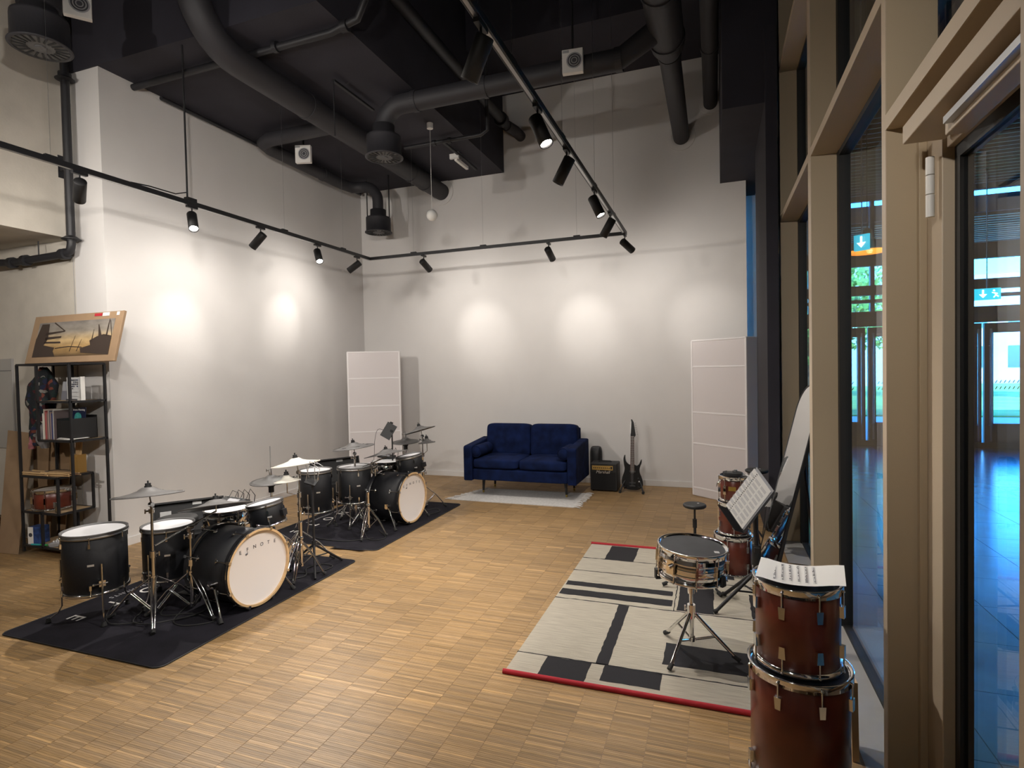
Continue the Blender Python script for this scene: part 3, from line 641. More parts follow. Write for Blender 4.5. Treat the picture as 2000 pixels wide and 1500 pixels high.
for sx in (-1, 1):
    a = MB().prism([(-.35, .19), (.36, .19), (.36, .655), (.30, .665), (-.33, .62), (-.35, .60)], -.055, .055, Matrix.Translation((sx*(W2-.06), 0, 0)) @ Matrix.Rotation(PI/2, 4, 'Z') @ Matrix.Rotation(PI/2, 4, 'X'))
    a.build('armrest', 'sofa', sf, .018, 3)
    soft('seat_cushion', 'sofa', sf, (sx*.30, -.06, .405), (.60, .60, .13), .045, .012, tufts=[(-.15, 0), (.15, 0)], axis=2)
    soft('back_cushion', 'sofa', sf, (sx*.305, .235, .635), (.615, .19, .43), .05, .02, (math.radians(-7), 0, 0), [(-.16, .07), (0.0, .07), (.16, .07), (-.08, -.09), (.08, -.09)], 1)
    for y in (-.14, .26):
        l = MB().tube([(sx*.53, y, .20), (sx*.54, y, .035)], [.022, .013], 12); lg = l.build('leg', 'black', sf)
        MB().tube([(sx*.54, y, .036), (sx*.541, y, .0)], [.0132, .0115], 12).build('brass_tip', 'brass', lg)
MB().box(-.62, .62, .30, .345, .3, .80).build('back_frame', 'sofa', sf, .015)
for sx, nn in ((-1, 'left'), (1, 'right')):
    bo = root('bolster_cushion', (-2.23+sx*.555, 6.58, .55), 'navy velvet roll cushion against the %s arm of the sofa' % nn, 'cushion')
    m = Matrix.Rotation(PI/2, 4, 'X')
    MB().lathe([(0.0, -.22), (.045, -.218), (.068, -.205), (.074, -.18), (.074, .18), (.068, .205), (.045, .218), (0, .22)], 28, m).build('roll', 'sofa', bo)
    for y in (-.206, .206): MB().tube([(.069*math.cos(a_), y, .069*math.sin(a_)) for a_ in [2*PI*i/24 for i in range(24)]], .004, 6, closed=True).build('piping', 'sofa', bo)
am = root('guitar_amplifier', (-1.32, 7.12, 0), 'small black guitar amplifier with gold control panel beside the sofa', 'amplifier')
MB().box(-.17, .17, -.12, .12, .012, .355).build('cabinet', 'blackp', am, .012, 3)
MB().box(-.15, .15, -.123, -.119, .03, .245).build('speaker_cloth', 'grille', am)
MB().box(-.145, .115, -.125, -.119, .272, .325).build('control_panel', 'gold', am)
kb = MB()
for i in range(9): kb.cyl(.0065, 0, .012, 10, Matrix.Translation((-.12+i*.024, -.125, .298)) @ Matrix.Rotation(PI/2, 4, 'X'))
kb.build('knobs', 'black', am); MB().box(.088, .108, -.128, -.124, .283, .315).build('switch', 'black', am)
text('logo', 'Marshall', .052, 'silver', Matrix.Translation((-.01, -.126, .245)) @ Matrix.Rotation(PI/2, 4, 'X'), am, depth=.002, shear=.3)
MB().tube([(-.08, 0, .355), (-.07, 0, .368), (.07, 0, .368), (.08, 0, .355)], .008, 8).build('handle', 'blackp', am)
for x in (-.14, .14):
    for y in (-.09, .09): MB().cyl(.012, 0, .014, 10, Matrix.Translation((x, y, 0))).build('foot', 'rubberk', am)
amb = root('gig_bag', (-1.47, 7.30, 0), 'dark grey padded bag standing behind the sofa arm and amplifier', 'bag')
soft('bag_body', 'black', amb, (0, 0, .27), (.16, .12, .52), .05, .02)
# guitar on stand
gt = root('electric_guitar', (-.975, 7.08, .0), 'black electric guitar with dark fretboard on a low stand by the back wall', 'guitar', None, 0, (math.radians(-7), 0, 0))
def smooth_poly(pts, k=4):
    out = []; n = len(pts)
    for i in range(n):
        p0, p1, p2, p3 = [Vector((*pts[(i+j-1) % n], 0)) for j in range(4)]
        for t_ in range(k):
            t = t_/k; v = .5*((2*p1)+(p2-p0)*t+(2*p0-5*p1+4*p2-p3)*t*t+(3*p1-p0-3*p2+p3)*t*t*t); out.append((v.x, v.y))
    return out
body = smooth_poly([(.005, .345), (-.035, .335), (-.075, .365), (-.090, .41), (-.092, .455), (-.105, .44), (-.113, .40), (-.107, .34), (-.098, .29), (-.105, .24), (-.128, .17), (-.133, .11), (-.115, .055), (-.06, .028), (.01, .022), (.07, .028), (.118, .06), (.128, .115), (.112, .18), (.090, .235), (.085, .28), (.095, .32), (.110, .36), (.112, .405), (.098, .385), (.080, .345), (.055, .325), (.035, .33)])
mx = Matrix.Rotation(PI/2, 4, 'X')
MB().prism(body, -.019, .019, mx).build('body', 'guitar', gt, .006, 2)
MB().prism([(-.021, .33), (.021, .33), (.019, .68), (-.019, .68)], .012, .034, mx).build('neck', 'neck', gt, .003)
MB().prism([(-.026, .26), (.026, .26), (.021, .69), (-.021, .69)], .019, .026, mx @ Matrix.Translation((0, 0, .012))).build('fretboard', 'neck', gt)
ft = MB()
for i in range(22): ft.box(-.0215, .0215, -.040, -.0375, .685*1-(.685-.05)*(1-2**(-i/12))*1.02, .687-(.685-.05)*(1-2**(-i/12))*1.02)
ft.build('frets', 'steel', gt)
hs = MB().prism([(-.024, .675), (.022, .675), (.040, .70), (.034, .74), (.014, .865), (-.006, .90), (-.020, .90), (-.016, .86), (-.024, .72)], .012, .028, mx); hs.build('headstock', 'guitar', gt, .002)
MB().prism([(-.024, .72), (-.021, .72), (-.015, .86), (-.020, .90), (-.022, .89)], .009, .030, mx).build('headstock_edge', 'silver', gt)
for i in range(6):
    z_ = .715+i*.028; x_ = .042-i*.0045; MB().tube([(x_-.01, -.02, z_), (x_+.012, -.02, z_)], .004, 6).ball((x_+.017, -.02, z_), .0065, 8).build('tuning_peg', 'steel', gt)
for z_ in (.10, .24): MB().box(-.038, .038, -.024, -.018, z_, z_+.022).build('pickup', 'blackp', gt)
MB().box(-.035, .035, -.027, -.018, .065, .085).build('bridge', 'black', gt)
MB().cyl(.008, 0, .012, 12, Matrix.Translation((.082, -.019, .13)) @ Matrix.Rotation(PI/2, 4, 'X')).build('silver_knob', 'silver', gt); MB().cyl(.008, 0, .012, 12, Matrix.Translation((.07, -.019, .17)) @ Matrix.Rotation(PI/2, 4, 'X')).build('black_knob', 'black', gt)
for i in range(6): pass
st_ = MB()
for i in range(6): st_.tube([(-.0125+i*.005, -.041, .08), (-.0095+i*.0038, -.041, .685)], .0006, 4)
st_.build('strings', 'steel', gt)
gs = root('guitar_stand', (-.975, 7.05, 0), 'low black folding stand holding the electric guitar', 'stand')
for sx in (-1, 1):
    MB().tube([(sx*.14, -.07, .012), (sx*.11, .0, .10), (sx*.06, .10, .20), (sx*.02, .14, .26)], .010, 8).build('leg', 'black', gs)
    MB().tube([(sx*.14, -.09, .016), (sx*.14, -.055, .016)], .017, 10).build('rubber_foot', 'rubberk', gs)
    MB().tube([(sx*.115, .0, .085), (sx*.085, -.06, .055), (sx*.085, -.075, .085)], .008, 8).build('cradle_arm', 'black', gs)
MB().tube([(0, .14, .26), (0, .18, .02)], .010, 8).build('rear_leg', 'black', gs)
# acoustic panels
def apanel(name, p0, p1, dpt, h, lab, ribs):
    p0 = Vector((*p0, 0)); p1 = Vector((*p1, 0)); dv = p1-p0; w_ = dv.length; rz = math.atan2(dv.y, dv.x)
    o = root(name, p0, lab, 'acoustic panel', None, rz)
    MB().box(0, w_, 0, dpt, .0, h).build('fabric_box', 'panel', o, .012, 3)
    for z in ribs: MB().box(.02, w_-.02, -.0035, .002, z-.009, z+.009).build('cross_rib', 'panelr', o, .002)
    for x in (.012, w_-.012): MB().box(x-.011, x+.011, -.004, .002, .01, h-.01).build('edge_rib', 'panelr', o, .002)
    MB().box(.01, w_-.01, -.004, .002, h-.02, h-.002).build('top_rib', 'panelr', o, .002)
apanel('acoustic_panel', (-4.82, 6.62), (-4.18, 6.97), .16, 1.85, 'tall white fabric acoustic panel standing in the far left corner', (.28, .72, 1.08, 1.47))
apanel('acoustic_panel', (-.262, 7.07), (.33, 6.60), .25, 1.86, 'tall white fabric acoustic panel standing askew at the right end of the back wall', (.10, .63, 1.00, 1.54))

# ================================================================== DRUMS
LUGS = {}
def lug_mesh(kind):
    if kind in LUGS: return LUGS[kind]
    m = MB()
    if kind == 'black':      # small rounded chrome lug with tension rod going up
        m.cbox((.008, 0, -.045), (.016, .012, .030)); m.tube([(.010, 0, -.04), (.010, 0, .004)], .0035, 6); m.ball((.010, 0, .006), .006, 8)
    elif kind == 'red':
        m.prism([(-.0095, -.088), (.0095, -.088), (.012, -.045), (-.012, -.045)], .0, .016, Matrix(((0, 0, 1, 0), (1, 0, 0, 0), (0, 1, 0, 0), (0, 0, 0, 1)))); m.tube([(.012, 0, -.05), (.012, 0, .004)], .003, 6); m.ball((.012, 0, .006), .006, 8)
    elif kind == 'claw':     # bass drum claw hook and T rod, along the shell
        m.cbox((.006, 0, .010), (.020, .018, .026)); m.tube([(.012, 0, .005), (.012, 0, -.10)], .004, 6); m.tube([(.012, -.018, -.10), (.012, .018, -.10)], .004, 6); m.ball((.006, 0, -.10), .012, 8)
    elif kind == 'snare':
        m.cbox((.008, 0, -.07), (.015, .013, .055)); m.tube([(.010, 0, -.04), (.010, 0, .006)], .003, 6); m.ball((.010, 0, .008), .0055, 8)
    me = m.mesh('lug_'+kind); me.materials.append(M['chrome']); LUGS[kind] = me; return me
def drum(name, loc, r, h, lab, shell, hoop, head, lugk='black', nl=6, rot=None, rz=0, group=None, hoopw=.018, rimr=.006, bothlugs=True, cat='drum', headwhite=None, thick_rubber=False, a0=.3):
    o = root(name, loc, lab, cat, group, rz, rot)
    MB().lathe([(r*.985, .012), (r, .014), (r, h-.012), (r*.985, h-.010)], 48).build('shell', shell, o)
    MB().disc(r*.97, h+.002, 48).build('drum_head', head, o)
    MB().disc(r*.97, .008, 48, up=False).build('bottom_head', 'headk' if head != 'mesh' else 'mesh', o)
    top = [(r*.985, h-.018), (r+rimr, h-.018), (r+rimr, h+.008), (r+rimr+.001, h+.012), (r+rimr-.004, h+.013), (r-.004, h+.006), (r*.955, h+.0025)]
    bot = [(r*.985, .016), (r+rimr, .016), (r+rimr, -.002), (r+rimr-.003, -.004), (r-.002, -.002), (r*.955, .0075)]
    MB().lathe(top, 48).build('top_hoop', hoop, o)
    MB().lathe(bot, 48).build('bottom_hoop', 'chrome' if hoop == 'rim' else hoop, o)
    if thick_rubber: MB().lathe([(r+rimr+.001, h-.016), (r+rimr+.003, h-.010), (r+rimr+.001, h-.004)], 48).build('hoop_lower_ring', 'steel', o)
    for i in range(nl):
        a = 2*PI*i/nl+a0; L = put('tension_lug', lug_mesh(lugk), o); L.location = (r*math.cos(a), r*math.sin(a), h-.010); L.rotation_euler = (0, 0, a)
        if bothlugs: L = put('tension_lug', lug_mesh(lugk), o); L.location = (r*math.cos(a), r*math.sin(a), .010); L.rotation_euler = (PI, 0, a)
    return o
def badge(o, r, z, a, w=.035, hh=.012, m='silver'):
    b_ = MB().box(-.001, .002, -w/2, w/2, -hh/2, hh/2).build('badge', m, o); b_.location = ((r+.0005)*math.cos(a), (r+.0005)*math.sin(a), z); b_.rotation_euler = (0, 0, a)
def floor_legs(o, r, z0, az):   # o base is at height z0 above floor
    for (a, fr_) in az:
        a = math.radians(a); c_, s_ = math.cos(a), math.sin(a); rr = r+.022
        l = MB().tube([(rr*c_, rr*s_, .20), (rr*c_, rr*s_, -z0+.10), ((rr+.02)*c_, (rr+.02)*s_, -z0+.06), (fr_*c_, fr_*s_, -z0+.02)], .0055, 8).build('leg', 'chrome', o)
        MB().cyl(.017, -z0+.006, -z0+.032, 14, Matrix.Translation((fr_*c_, fr_*s_, 0)), .010).build('rubber_foot', 'rubberk', l)
        b_ = MB(); b_.cbox(((r+.012)*c_, (r+.012)*s_, .075), (.022, .034, .036), (0, 0, a)); b_.tube([((r+.02)*c_-s_*.03, (r+.02)*s_+c_*.03, .075), ((r+.02)*c_+s_*.04, (r+.02)*s_-c_*.04, .075)], .005, 8); b_.ball(((r+.02)*c_+s_*.042, (r+.02)*s_-c_*.042, .075), .010, 8)
        b_.build('leg_bracket', 'chrome', o)
def tripod(o, R=.28, zc=.27, zb=.055, angs=(90, 210, 330), mat='chrome', double=True, foot='rubberk', r=.0075, tube_r=.0125, top=.45):
    MB().tube([(0, 0, zb-.01), (0, 0, top)], tube_r, 14).build('base_tube', mat, o)
    MB().cyl(tube_r+.006, zc-.015, zc+.012, 14).cyl(tube_r+.005, zb-.012, zb+.012, 14).build('collar', mat, o)
    for a in angs:
        a = math.radians(a); c_, s_ = math.cos(a), math.sin(a); l = None
        def P(rr, z, off=0): return (rr*c_-off*s_, rr*s_+off*c_, z)
        if double:
            m = MB(); 
            for off in (-.011, .011): m.tube([P(.02, zc, off), P(R*.55, zc*.60, off), P(R*.93, .03, off*.5)], r*.72, 6)
            for off in (-.009, .009): m.tube([P(.018, zb, off), P(R*.50, zc*.64, off)], r*.6, 6)
            l = m.build('leg', mat, o)
        else:
            l = MB().tube([P(.02, zc), P(R*.95, .02)], r, 8).tube([P(.018, zb), P(R*.5, zc*.53)], r*.7, 6).build('leg', mat, o)
        MB().tube([P(R*.86, .034), P(R*1.02, .012)], [.011, .013], 8).build('rubber_foot', foot, l)
def wing(o, z, a=0, mat='chrome', s=1):
    c_, s_ = math.cos(a), math.sin(a)
    MB().cyl(.017*s, z-.014, z+.014, 14).tube([(0, 0, z), (.034*s*c_, .034*s*s_, z)], .0055, 8).tube([(.034*s*c_, .034*s*s_, z-.014), (.034*s*c_, .034*s*s_, z+.014)], .005, 6).build('wing_clamp', mat, o)
def cym_prof(r, bell=.055, hb=.022, bow=.028, t=.004):
    up = [(0, hb+bow), (bell*.55, hb*.9+bow), (bell*.85, hb*.45+bow), (bell, bow+.002), (r*.5, bow*.62), (r*.8, bow*.24), (r, 0)]
    return up+[(r-.001, -t), (r*.5, bow*.62-t), (bell, bow-t), (0, bow-t)]
def cymbal(name, c, r, tilt, lab, mat='rubber', cat='cymbal', holes=0, bell=.05, group=None, cap=True):
    o = root(name, c, lab, cat, group, 0, tilt)
    MB().lathe(cym_prof(r, bell), 48).build('bow', mat, o)
    MB().lathe([(r*.965, .0035), (r+.002, .0015), (r+.003, -.004), (r*.95, -.004)], 48).build('rubber_edge', 'rubber' if mat != 'rubberw' else 'rubberw', o)
    if cap: MB().cyl(.021, .048, .058, 16).cyl(.017, .058, .074, 12).tube([(0, 0, .07), (0, 0, .090)], .005, 8).build('wing_nut', 'blackp', o)
    MB().box(-.02, .02, r*.30, r*.30+.03, .012, .0235).build('sensor_box', 'blackp', o)
    for i in range(holes):
        a = 2*PI*i/holes+.4; rr = r*.63; MB().cyl(r*.105, .0125, .0145, 20, Matrix.Translation((rr*math.cos(a), rr*math.sin(a), -.001))).build('round_hole', 'gasket', o)
    return o
def stand(name, loc, H, lab, R=.27, angs=(90, 210, 330), tilt_to=None, boom=None, mat='chrome', cat='cymbal stand'):
    o = root(name, loc, lab, cat)
    tripod(o, R, .26, .05, angs, mat, True, top=min(.42, H*.6))
    MB().tube([(0, 0, min(.40, H*.55)), (0, 0, H-.02)], .0085, 12).build('upper_tube', mat, o)
    MB().cyl(.018, min(.42, H*.6)-.03, min(.42, H*.6)+.01, 14).build('tube_joint', mat, o); wing(o, min(.42, H*.6)-.01, .8, mat)
    wing(o, H-.06, -2.2, mat)
    if boom:
        b0, b1 = [Vector(p)-Vector(loc) for p in boom]
        MB().tube([b0, b1], .0065, 10).build('boom_arm', mat, o)
        MB().cyl(.021, -.012, .012, 14, Matrix.Translation((0, 0, H-.015)) @ Matrix.Rotation(PI/2, 4, 'X')).build('boom_tilter', mat, o)
        MB().tube([b1, b1+Vector((0, 0, .05))], .004, 8).build('cymbal_rod', mat, o)
    else:
        MB().cyl(.015, -.012, .012, 12, Matrix.Translation((0, 0, H-.02)) @ Matrix.Rotation(PI/2, 4, 'Y')).build('tilter', mat, o)
        t_ = Vector(tilt_to)-Vector(loc) if tilt_to else Vector((0, 0, H+.06)); MB().tube([(0, 0, H-.02), t_], .005, 8).build('cymbal_rod', mat, o)
    return o
def kick(loc, ang, lab, r=.243, L=.33):
    # local z = axis, pointing to the front; base empty on the floor below the centre
    o = root('bass_drum', (loc[0], loc[1], 0), lab, 'drum', None, math.radians(ang)); A = Matrix.Translation((0, 0, loc[2])) @ Matrix.Rotation(PI/2, 4, 'Y')
    MB().lathe([(r*.98, -L), (r, -L), (r, 0), (r*.98, 0)], 64, A).build('shell', 'shell', o)
    def hoop(z0, z1, nm_):
        MB().lathe([(r+.0115, z0), (r+.0115, z1), (r-.003, z1), (r-.003, z0)], 64, A, False).build(nm_, 'maple' if z1 > 0 else 'shell', o)
        MB().lathe([(r+.0116, z0), (r+.0125, z0), (r+.0125, z1-.003), (r+.0116, z1-.001)], 64, A, False).build(nm_+'_outer_wrap', 'shell', o)
    hoop(.004, .030, 'front_hoop'); hoop(-L-.045, -L-.002, 'rear_hoop')
    MB().lathe([(r+.0126, .012), (r+.0142, .012), (r+.0142, .020), (r+.0126, .020)], 64, A, False).build('hoop_inlay', 'chrome', o)
    MB().lathe([(r+.0125, -L-.010), (r+.0145, -L-.010), (r+.0145, .004-L), (r+.0125, .004-L)], 64, A, False).build('hoop_inlay', 'chrome', o)
    MB().lathe([(r+.012, -.014), (r+.0135, -.014), (r+.0135, .006), (r+.012, .006)], 64, A, False).build('hoop_edge', 'shell', o)
    MB().lathe([(0, .010), (r*.95, .010), (r-.003, .014)], 64, A).build('front_head', 'head', o)
    MB().disc(r-.012, -L-.03, 48, A, False).build('batter_head', 'headk', o)
    for i in range(8):
        a = 2*PI*(i+.5)/8
        for (z, fl_) in ((.026, 0), (-L-.040, 1)):
            lo = put('claw_hook', lug_mesh('claw'), o)
            lo.matrix_local = A @ Matrix.Rotation(a, 4, 'Z') @ Matrix.Translation((r+.006, 0, z-.012 if not fl_ else z+.012)) @ (Matrix.Rotation(PI, 4, 'X') if fl_ else Matrix.Identity(4))
    arc = [('E', -.136, .132), ('F', -.080, .138), ('N', -.022, .141), ('O', .036, .141), ('T', .092, .138), ('E', .146, .133)]
    for ch, y, z in arc:
        text('letter', ch, .034, 'ink', Matrix.Translation((.0112, y, loc[2]+z)) @ Matrix.Rotation(PI/2, 4, 'Z') @ Matrix.Rotation(PI/2, 4, 'X') @ Matrix.Rotation(-y*.5, 4, 'Z'), o, depth=.0004)
    MB().tube([(.0112, -.096, loc[2]+.108), (.0112, -.084, loc[2]+.112)], .005, 6).tube([(.0112, -.082, loc[2]+.110), (.0112, -.080, loc[2]+.124)], .0012, 5).build('note_logo', 'ink', o)
    for s_ in (-1, 1):
        l = MB().tube([(-.10, s_*(r+.005), loc[2]-.05), (-.03, s_*(r+.03), .09), (.015, s_*(r+.055), .02)], [.009, .0075, .0075], 10).build('spur', 'chromeb', o)
        MB().tube([(.0, s_*(r+.048), .035), (.022, s_*(r+.058), .008)], [.012, .015], 10).build('rubber_foot', 'rubberk', l)
        MB().cbox((-.10, s_*(r+.012), loc[2]-.045), (.05, .035, .045)).cyl(.018, -.03, .03, 14, Matrix.Translation((-.085, s_*(r+.03), loc[2]-.045)) @ Matrix.Rotation(PI/2, 4, 'X')).build('spur_bracket', 'chromeb', o)
    return o
def throne(loc, lab, h=.48, r=.14):
    o = root('drum_throne', loc, lab, 'stool'); MB().lathe([(0, h-.07), (r*.94, h-.07), (r, h-.055), (r, h-.018), (r*.93, h-.003), (r*.6, h), (0, h)], 40).build('seat', 'blackp', o); tripod(o, .22, .24, .05, (30, 150, 270), 'chrome', top=h-.07); return o
def cable(name, pts, r, lab):
    o = root(name, pts[0], lab, 'cable'); p0 = Vector(pts[0]); P = [Vector(p) for p in pts]; out = []
    for i in range(len(P)-1):
        a, b, c_, d_ = P[max(i-1, 0)], P[i], P[i+1], P[min(i+2, len(P)-1)]
        for t_ in range(6):
            t = t_/6; out.append(.5*((2*b)+(c_-a)*t+(2*a-5*b+4*c_-d_)*t*t+(3*b-a-3*c_+d_)*t*t*t)-p0)
    out.append(P[-1]-p0); MB().tube(out, r, 6).build('cord', 'rubberk', o); return o

def kit(w, K, oy):
    M0 = .006
    # kick
    kick(K['kick'], K.get('kang', -4), 'black bass drum with white front head and maple hoop in the %s kit' % w)
    for key, nm_ in (('ft1', 'floor_tom'), ('ft2', 'floor_tom')):
        x, y, r, z0, z1 = K[key]
        d_ = drum(nm_, (x, y, z0), r, z1-z0, K[key+'l'], 'shell', 'rim', 'mesh', 'black', 6, thick_rubber=True, rimr=.008)
        floor_legs(d_, r, z0-M0, K[key+'a']); badge(d_, r, (z1-z0)*.52, math.radians(-42))
    x, y, r, z0, z1 = K['rack']
    rk = drum('rack_tom', (x, y, z0), r, z1-z0, 'small black rack tom above the bass drum of the %s kit' % w, 'shell', 'rim', 'mesh', 'black', 6, rot=(math.radians(4), math.radians(-9), 0), thick_rubber=True)
    badge(rk, r, .07, math.radians(-38), .03); MB().cbox((r+.015, .02, .075), (.03, .04, .045)).build('mount_bracket', 'black', rk)
    MB().tube([(r*.3, 0, -.002), (r*.3, .0, -.06)], .012, 10).build('mount_post', 'chrome', rk)
    x, y, r, z0, z1 = K['snare']
    sn = drum('snare_drum', (x, y, z0), r, z1-z0, K['snarel'], 'chromeb', 'chrome', 'mesh', 'snare', 8, rz=.2, bothlugs=False)
    ss = root('snare_stand', (x, y, M0), 'chrome stand under the snare drum of the %s kit' % w, 'stand'); tripod(ss, .22, .22, .05, (20, 140, 260), top=z0-.05)
    for a in (0, 2.1, 4.2): MB().tube([(0, 0, z0-.05), (r*.8*math.cos(a), r*.8*math.sin(a), z0-.035), ((r+.012)*math.cos(a), (r+.012)*math.sin(a), z0-.018), ((r+.012)*math.cos(a), (r+.012)*math.sin(a), z0+.012)], .006, 8).build('basket_arm', 'chrome', ss)
    # crash 1
    cx, cy, cz, cr = K['cr1']; bx, by = K['st1']
    stand('cymbal_stand', (bx, by, M0), cz-.05, 'chrome cymbal stand in front of the floor toms of the %s kit' % w, .29, K['st1a'], (cx, cy, cz+.055))
    cymbal('crash_cymbal', (cx, cy, cz), cr, K['cr1t'], K['cr1l'], K.get('cm', 'rubber'), holes=K.get('holes', 0), bell=.06)
    # ride on boom
    cx, cy, cz, cr = K['ride']; bx, by = K['st2']; bz = K['st2z']
    stand('cymbal_stand', (bx, by, M0), bz, 'chrome boom stand beside the bass drum of the %s kit holding the ride' % w, .27, K['st2a'], None, ((K['tail'][0], K['tail'][1], K['tail'][2]), (cx, cy, cz-.03)))
    cymbal('ride_cymbal', (cx, cy, cz), cr, K['ridet'], 'widest grey cymbal, tilted over the bass drum of the %s kit' % w, 'rubber', bell=.07)
    # crash 2 with splash on the same stand
    cx, cy, cz, cr = K['cr2']; bx, by = K['st3']
    s3 = stand('cymbal_stand', (bx, by, M0), cz-.05, 'chrome cymbal stand on the far side of the %s kit' % w, .26, (-75, 45, 165), (cx, cy, cz+.05))
    cymbal('crash_cymbal', (cx, cy, cz), cr, K['cr2t'], K['cr2l'], K.get('cm2', 'rubberw'), bell=.055)
    px, py, pz, pr = K['spl']
    MB().tube([(0, 0, pz-.14), (px-bx, py-by, pz-.10), (px-bx, py-by, pz+.03)], .005, 8).cyl(.018, pz-.16, pz-.12, 12).build('splash_arm', 'chrome', s3)
    cymbal('splash_cymbal', (px, py, pz), pr, (0, math.radians(-5), 0), K['spll'], K.get('cm2', 'rubberw'), bell=.032)
    # hi-hat
    hx, hy, hz, hr = K['hh']
    h = root('hi_hat_stand', (hx, hy, M0), 'chrome hi-hat stand of the %s kit' % w, 'stand'); tripod(h, .24, .24, .05, (-60, 60, 180), top=.40)
    MB().tube([(0, 0, .38), (0, 0, hz-.02)], .009, 10).build('upper_tube', 'chrome', h); MB().tube([(0, 0, hz-.03), (0, 0, K['hht'])], .0035, 8).build('pull_rod', 'steel', h)
    MB().cyl(.03, hz-.05, hz-.02, 14).cyl(.022, hz-.10, hz-.05, 14).build('clutch_seat', 'blackp', h); MB().box(.03, .26, -.03, .03, .015, .025).build('foot_pedal', 'steel', h)
    hc = cymbal('hi_hat_cymbals', (hx, hy, hz), hr, (math.radians(4), 0, 0), K['hhl'], 'rubberd', cap=False, bell=.05)
    MB().lathe([(a_, -.006-b_*.8) for a_, b_ in [(0, .03), (.05, .02), (hr*.6, .012), (hr*.98, .0), (hr*.98, -.003)]], 40).build('bottom_cymbal', 'rubberd', hc)
    MB().cyl(.012, .052, .10, 12).tube([(0, 0, .088), (-.04, 0, .088)], .005, 6).tube([(-.04, 0, .076), (-.04, 0, .10)], .004, 6).build('clutch', 'chrome', hc)
    # module with cables
    mx_, my_, mz_ = K['mod']
    md = root('sound_module', (mx_, my_, mz_), 'flat black drum sound module with looping cables in the %s kit' % w, 'sound module', None, 0, (math.radians(6), math.radians(12), .5))
    MB().box(-.10, .10, -.07, .07, -.012, .012).build('case', 'blackp', md, .004); MB().box(-.05, .03, -.04, .03, .0122, .0135).build('screen', 'inkg', md)
    kn = MB()
    for i in range(5): kn.cyl(.007, .012, .022, 10, Matrix.Translation((-.07+.035*i, .05, 0)))
    kn.build('knobs', 'steel', md)
    for i in range(4): MB().tube([(-.07+.045*i, .068, 0), (-.06+.045*i, .11, .05+.012*i), (-.02+.045*i, .13, .03), (.0+.04*i, .12, -.10)], .003, 6).build('plug_cable', 'rubberk', md)
    MB().tube([(0, 0, -.012), (.02, .02, -mz_+.25)], .008, 8).build('mount_tube', 'blackp', md)
    # throne, pedal, case
    throne((*K['thr'], M0), 'round black drum throne behind the %s kit' % w, K.get('thz', .49))
    pd = root('kick_pedal', (K['kick'][0]-.47, K['kick'][1]+.03, M0), 'chrome kick pedal behind the bass drum of the %s kit' % w, 'pedal')
    MB().box(-.24, .06, -.05, .05, 0, .008).build('base_plate', 'black', pd); MB().box(-.22, .02, -.035, .035, .0, .012, Matrix.Translation((0, 0, .03)) @ Matrix.Rotation(-.2, 4, 'Y')).build('footboard', 'steel', pd)
    MB().tube([(.04, -.05, .0), (.04, -.05, .18), (.04, .05, .18), (.04, .05, 0)], .008, 8).build('frame', 'chrome', pd); MB().tube([(.04, 0, .18), (.0, 0, .30)], .004, 8).ball((-.0, 0, .31), .022, 10).build('beater', 'steel', pd)
    # open flight case behind
    (ax, ay), (bx, by) = K['case']; az = math.atan2(by-ay, bx-ax); L = math.hypot(bx-ax, by-ay); zt = K['casez']
    fc = root('open_case', (ax, ay, 0), 'open black case with raised lid behind the %s kit' % w, 'case', None, az)
    MB().box(0, L, 0, .17, 0, .26).build('lower_body', 'blackp', fc, .006)
    ld = MB(); T = Matrix.Translation((0, .15, .26)) @ Matrix.Rotation(math.radians(-12), 4, 'X'); hh = zt-.26
    ld.box(0, L, 0, .012, 0, hh, T); ld.box(0, L, -.05, 0, hh-.014, hh, T); ld.box(0, .014, -.05, 0, 0, hh, T); ld.box(L-.014, L, -.05, 0, 0, hh, T); ld.build('lid', 'blackp', fc)
    MB().box(L*.55, L*.68, -.006, .0, hh-.045, hh-.018, T).build('latch', 'silver', fc); MB().box(.05, .13, -.008, .0, hh*.35, hh*.7, T).build('latch', 'steel', fc)
    # cables on the mat
    for i, q in enumerate(K['cab']): cable('floor_cable', [(a, b, M0+.004+.003*i) for a, b in q], .004, 'thin black cable on the %s kit mat, %s' % (w, K['cabl'][i]))
M['rubberd'] = nm('dark_cymbal_rubber', (.085, .082, .08), .5, noise=.1, nscale=30)
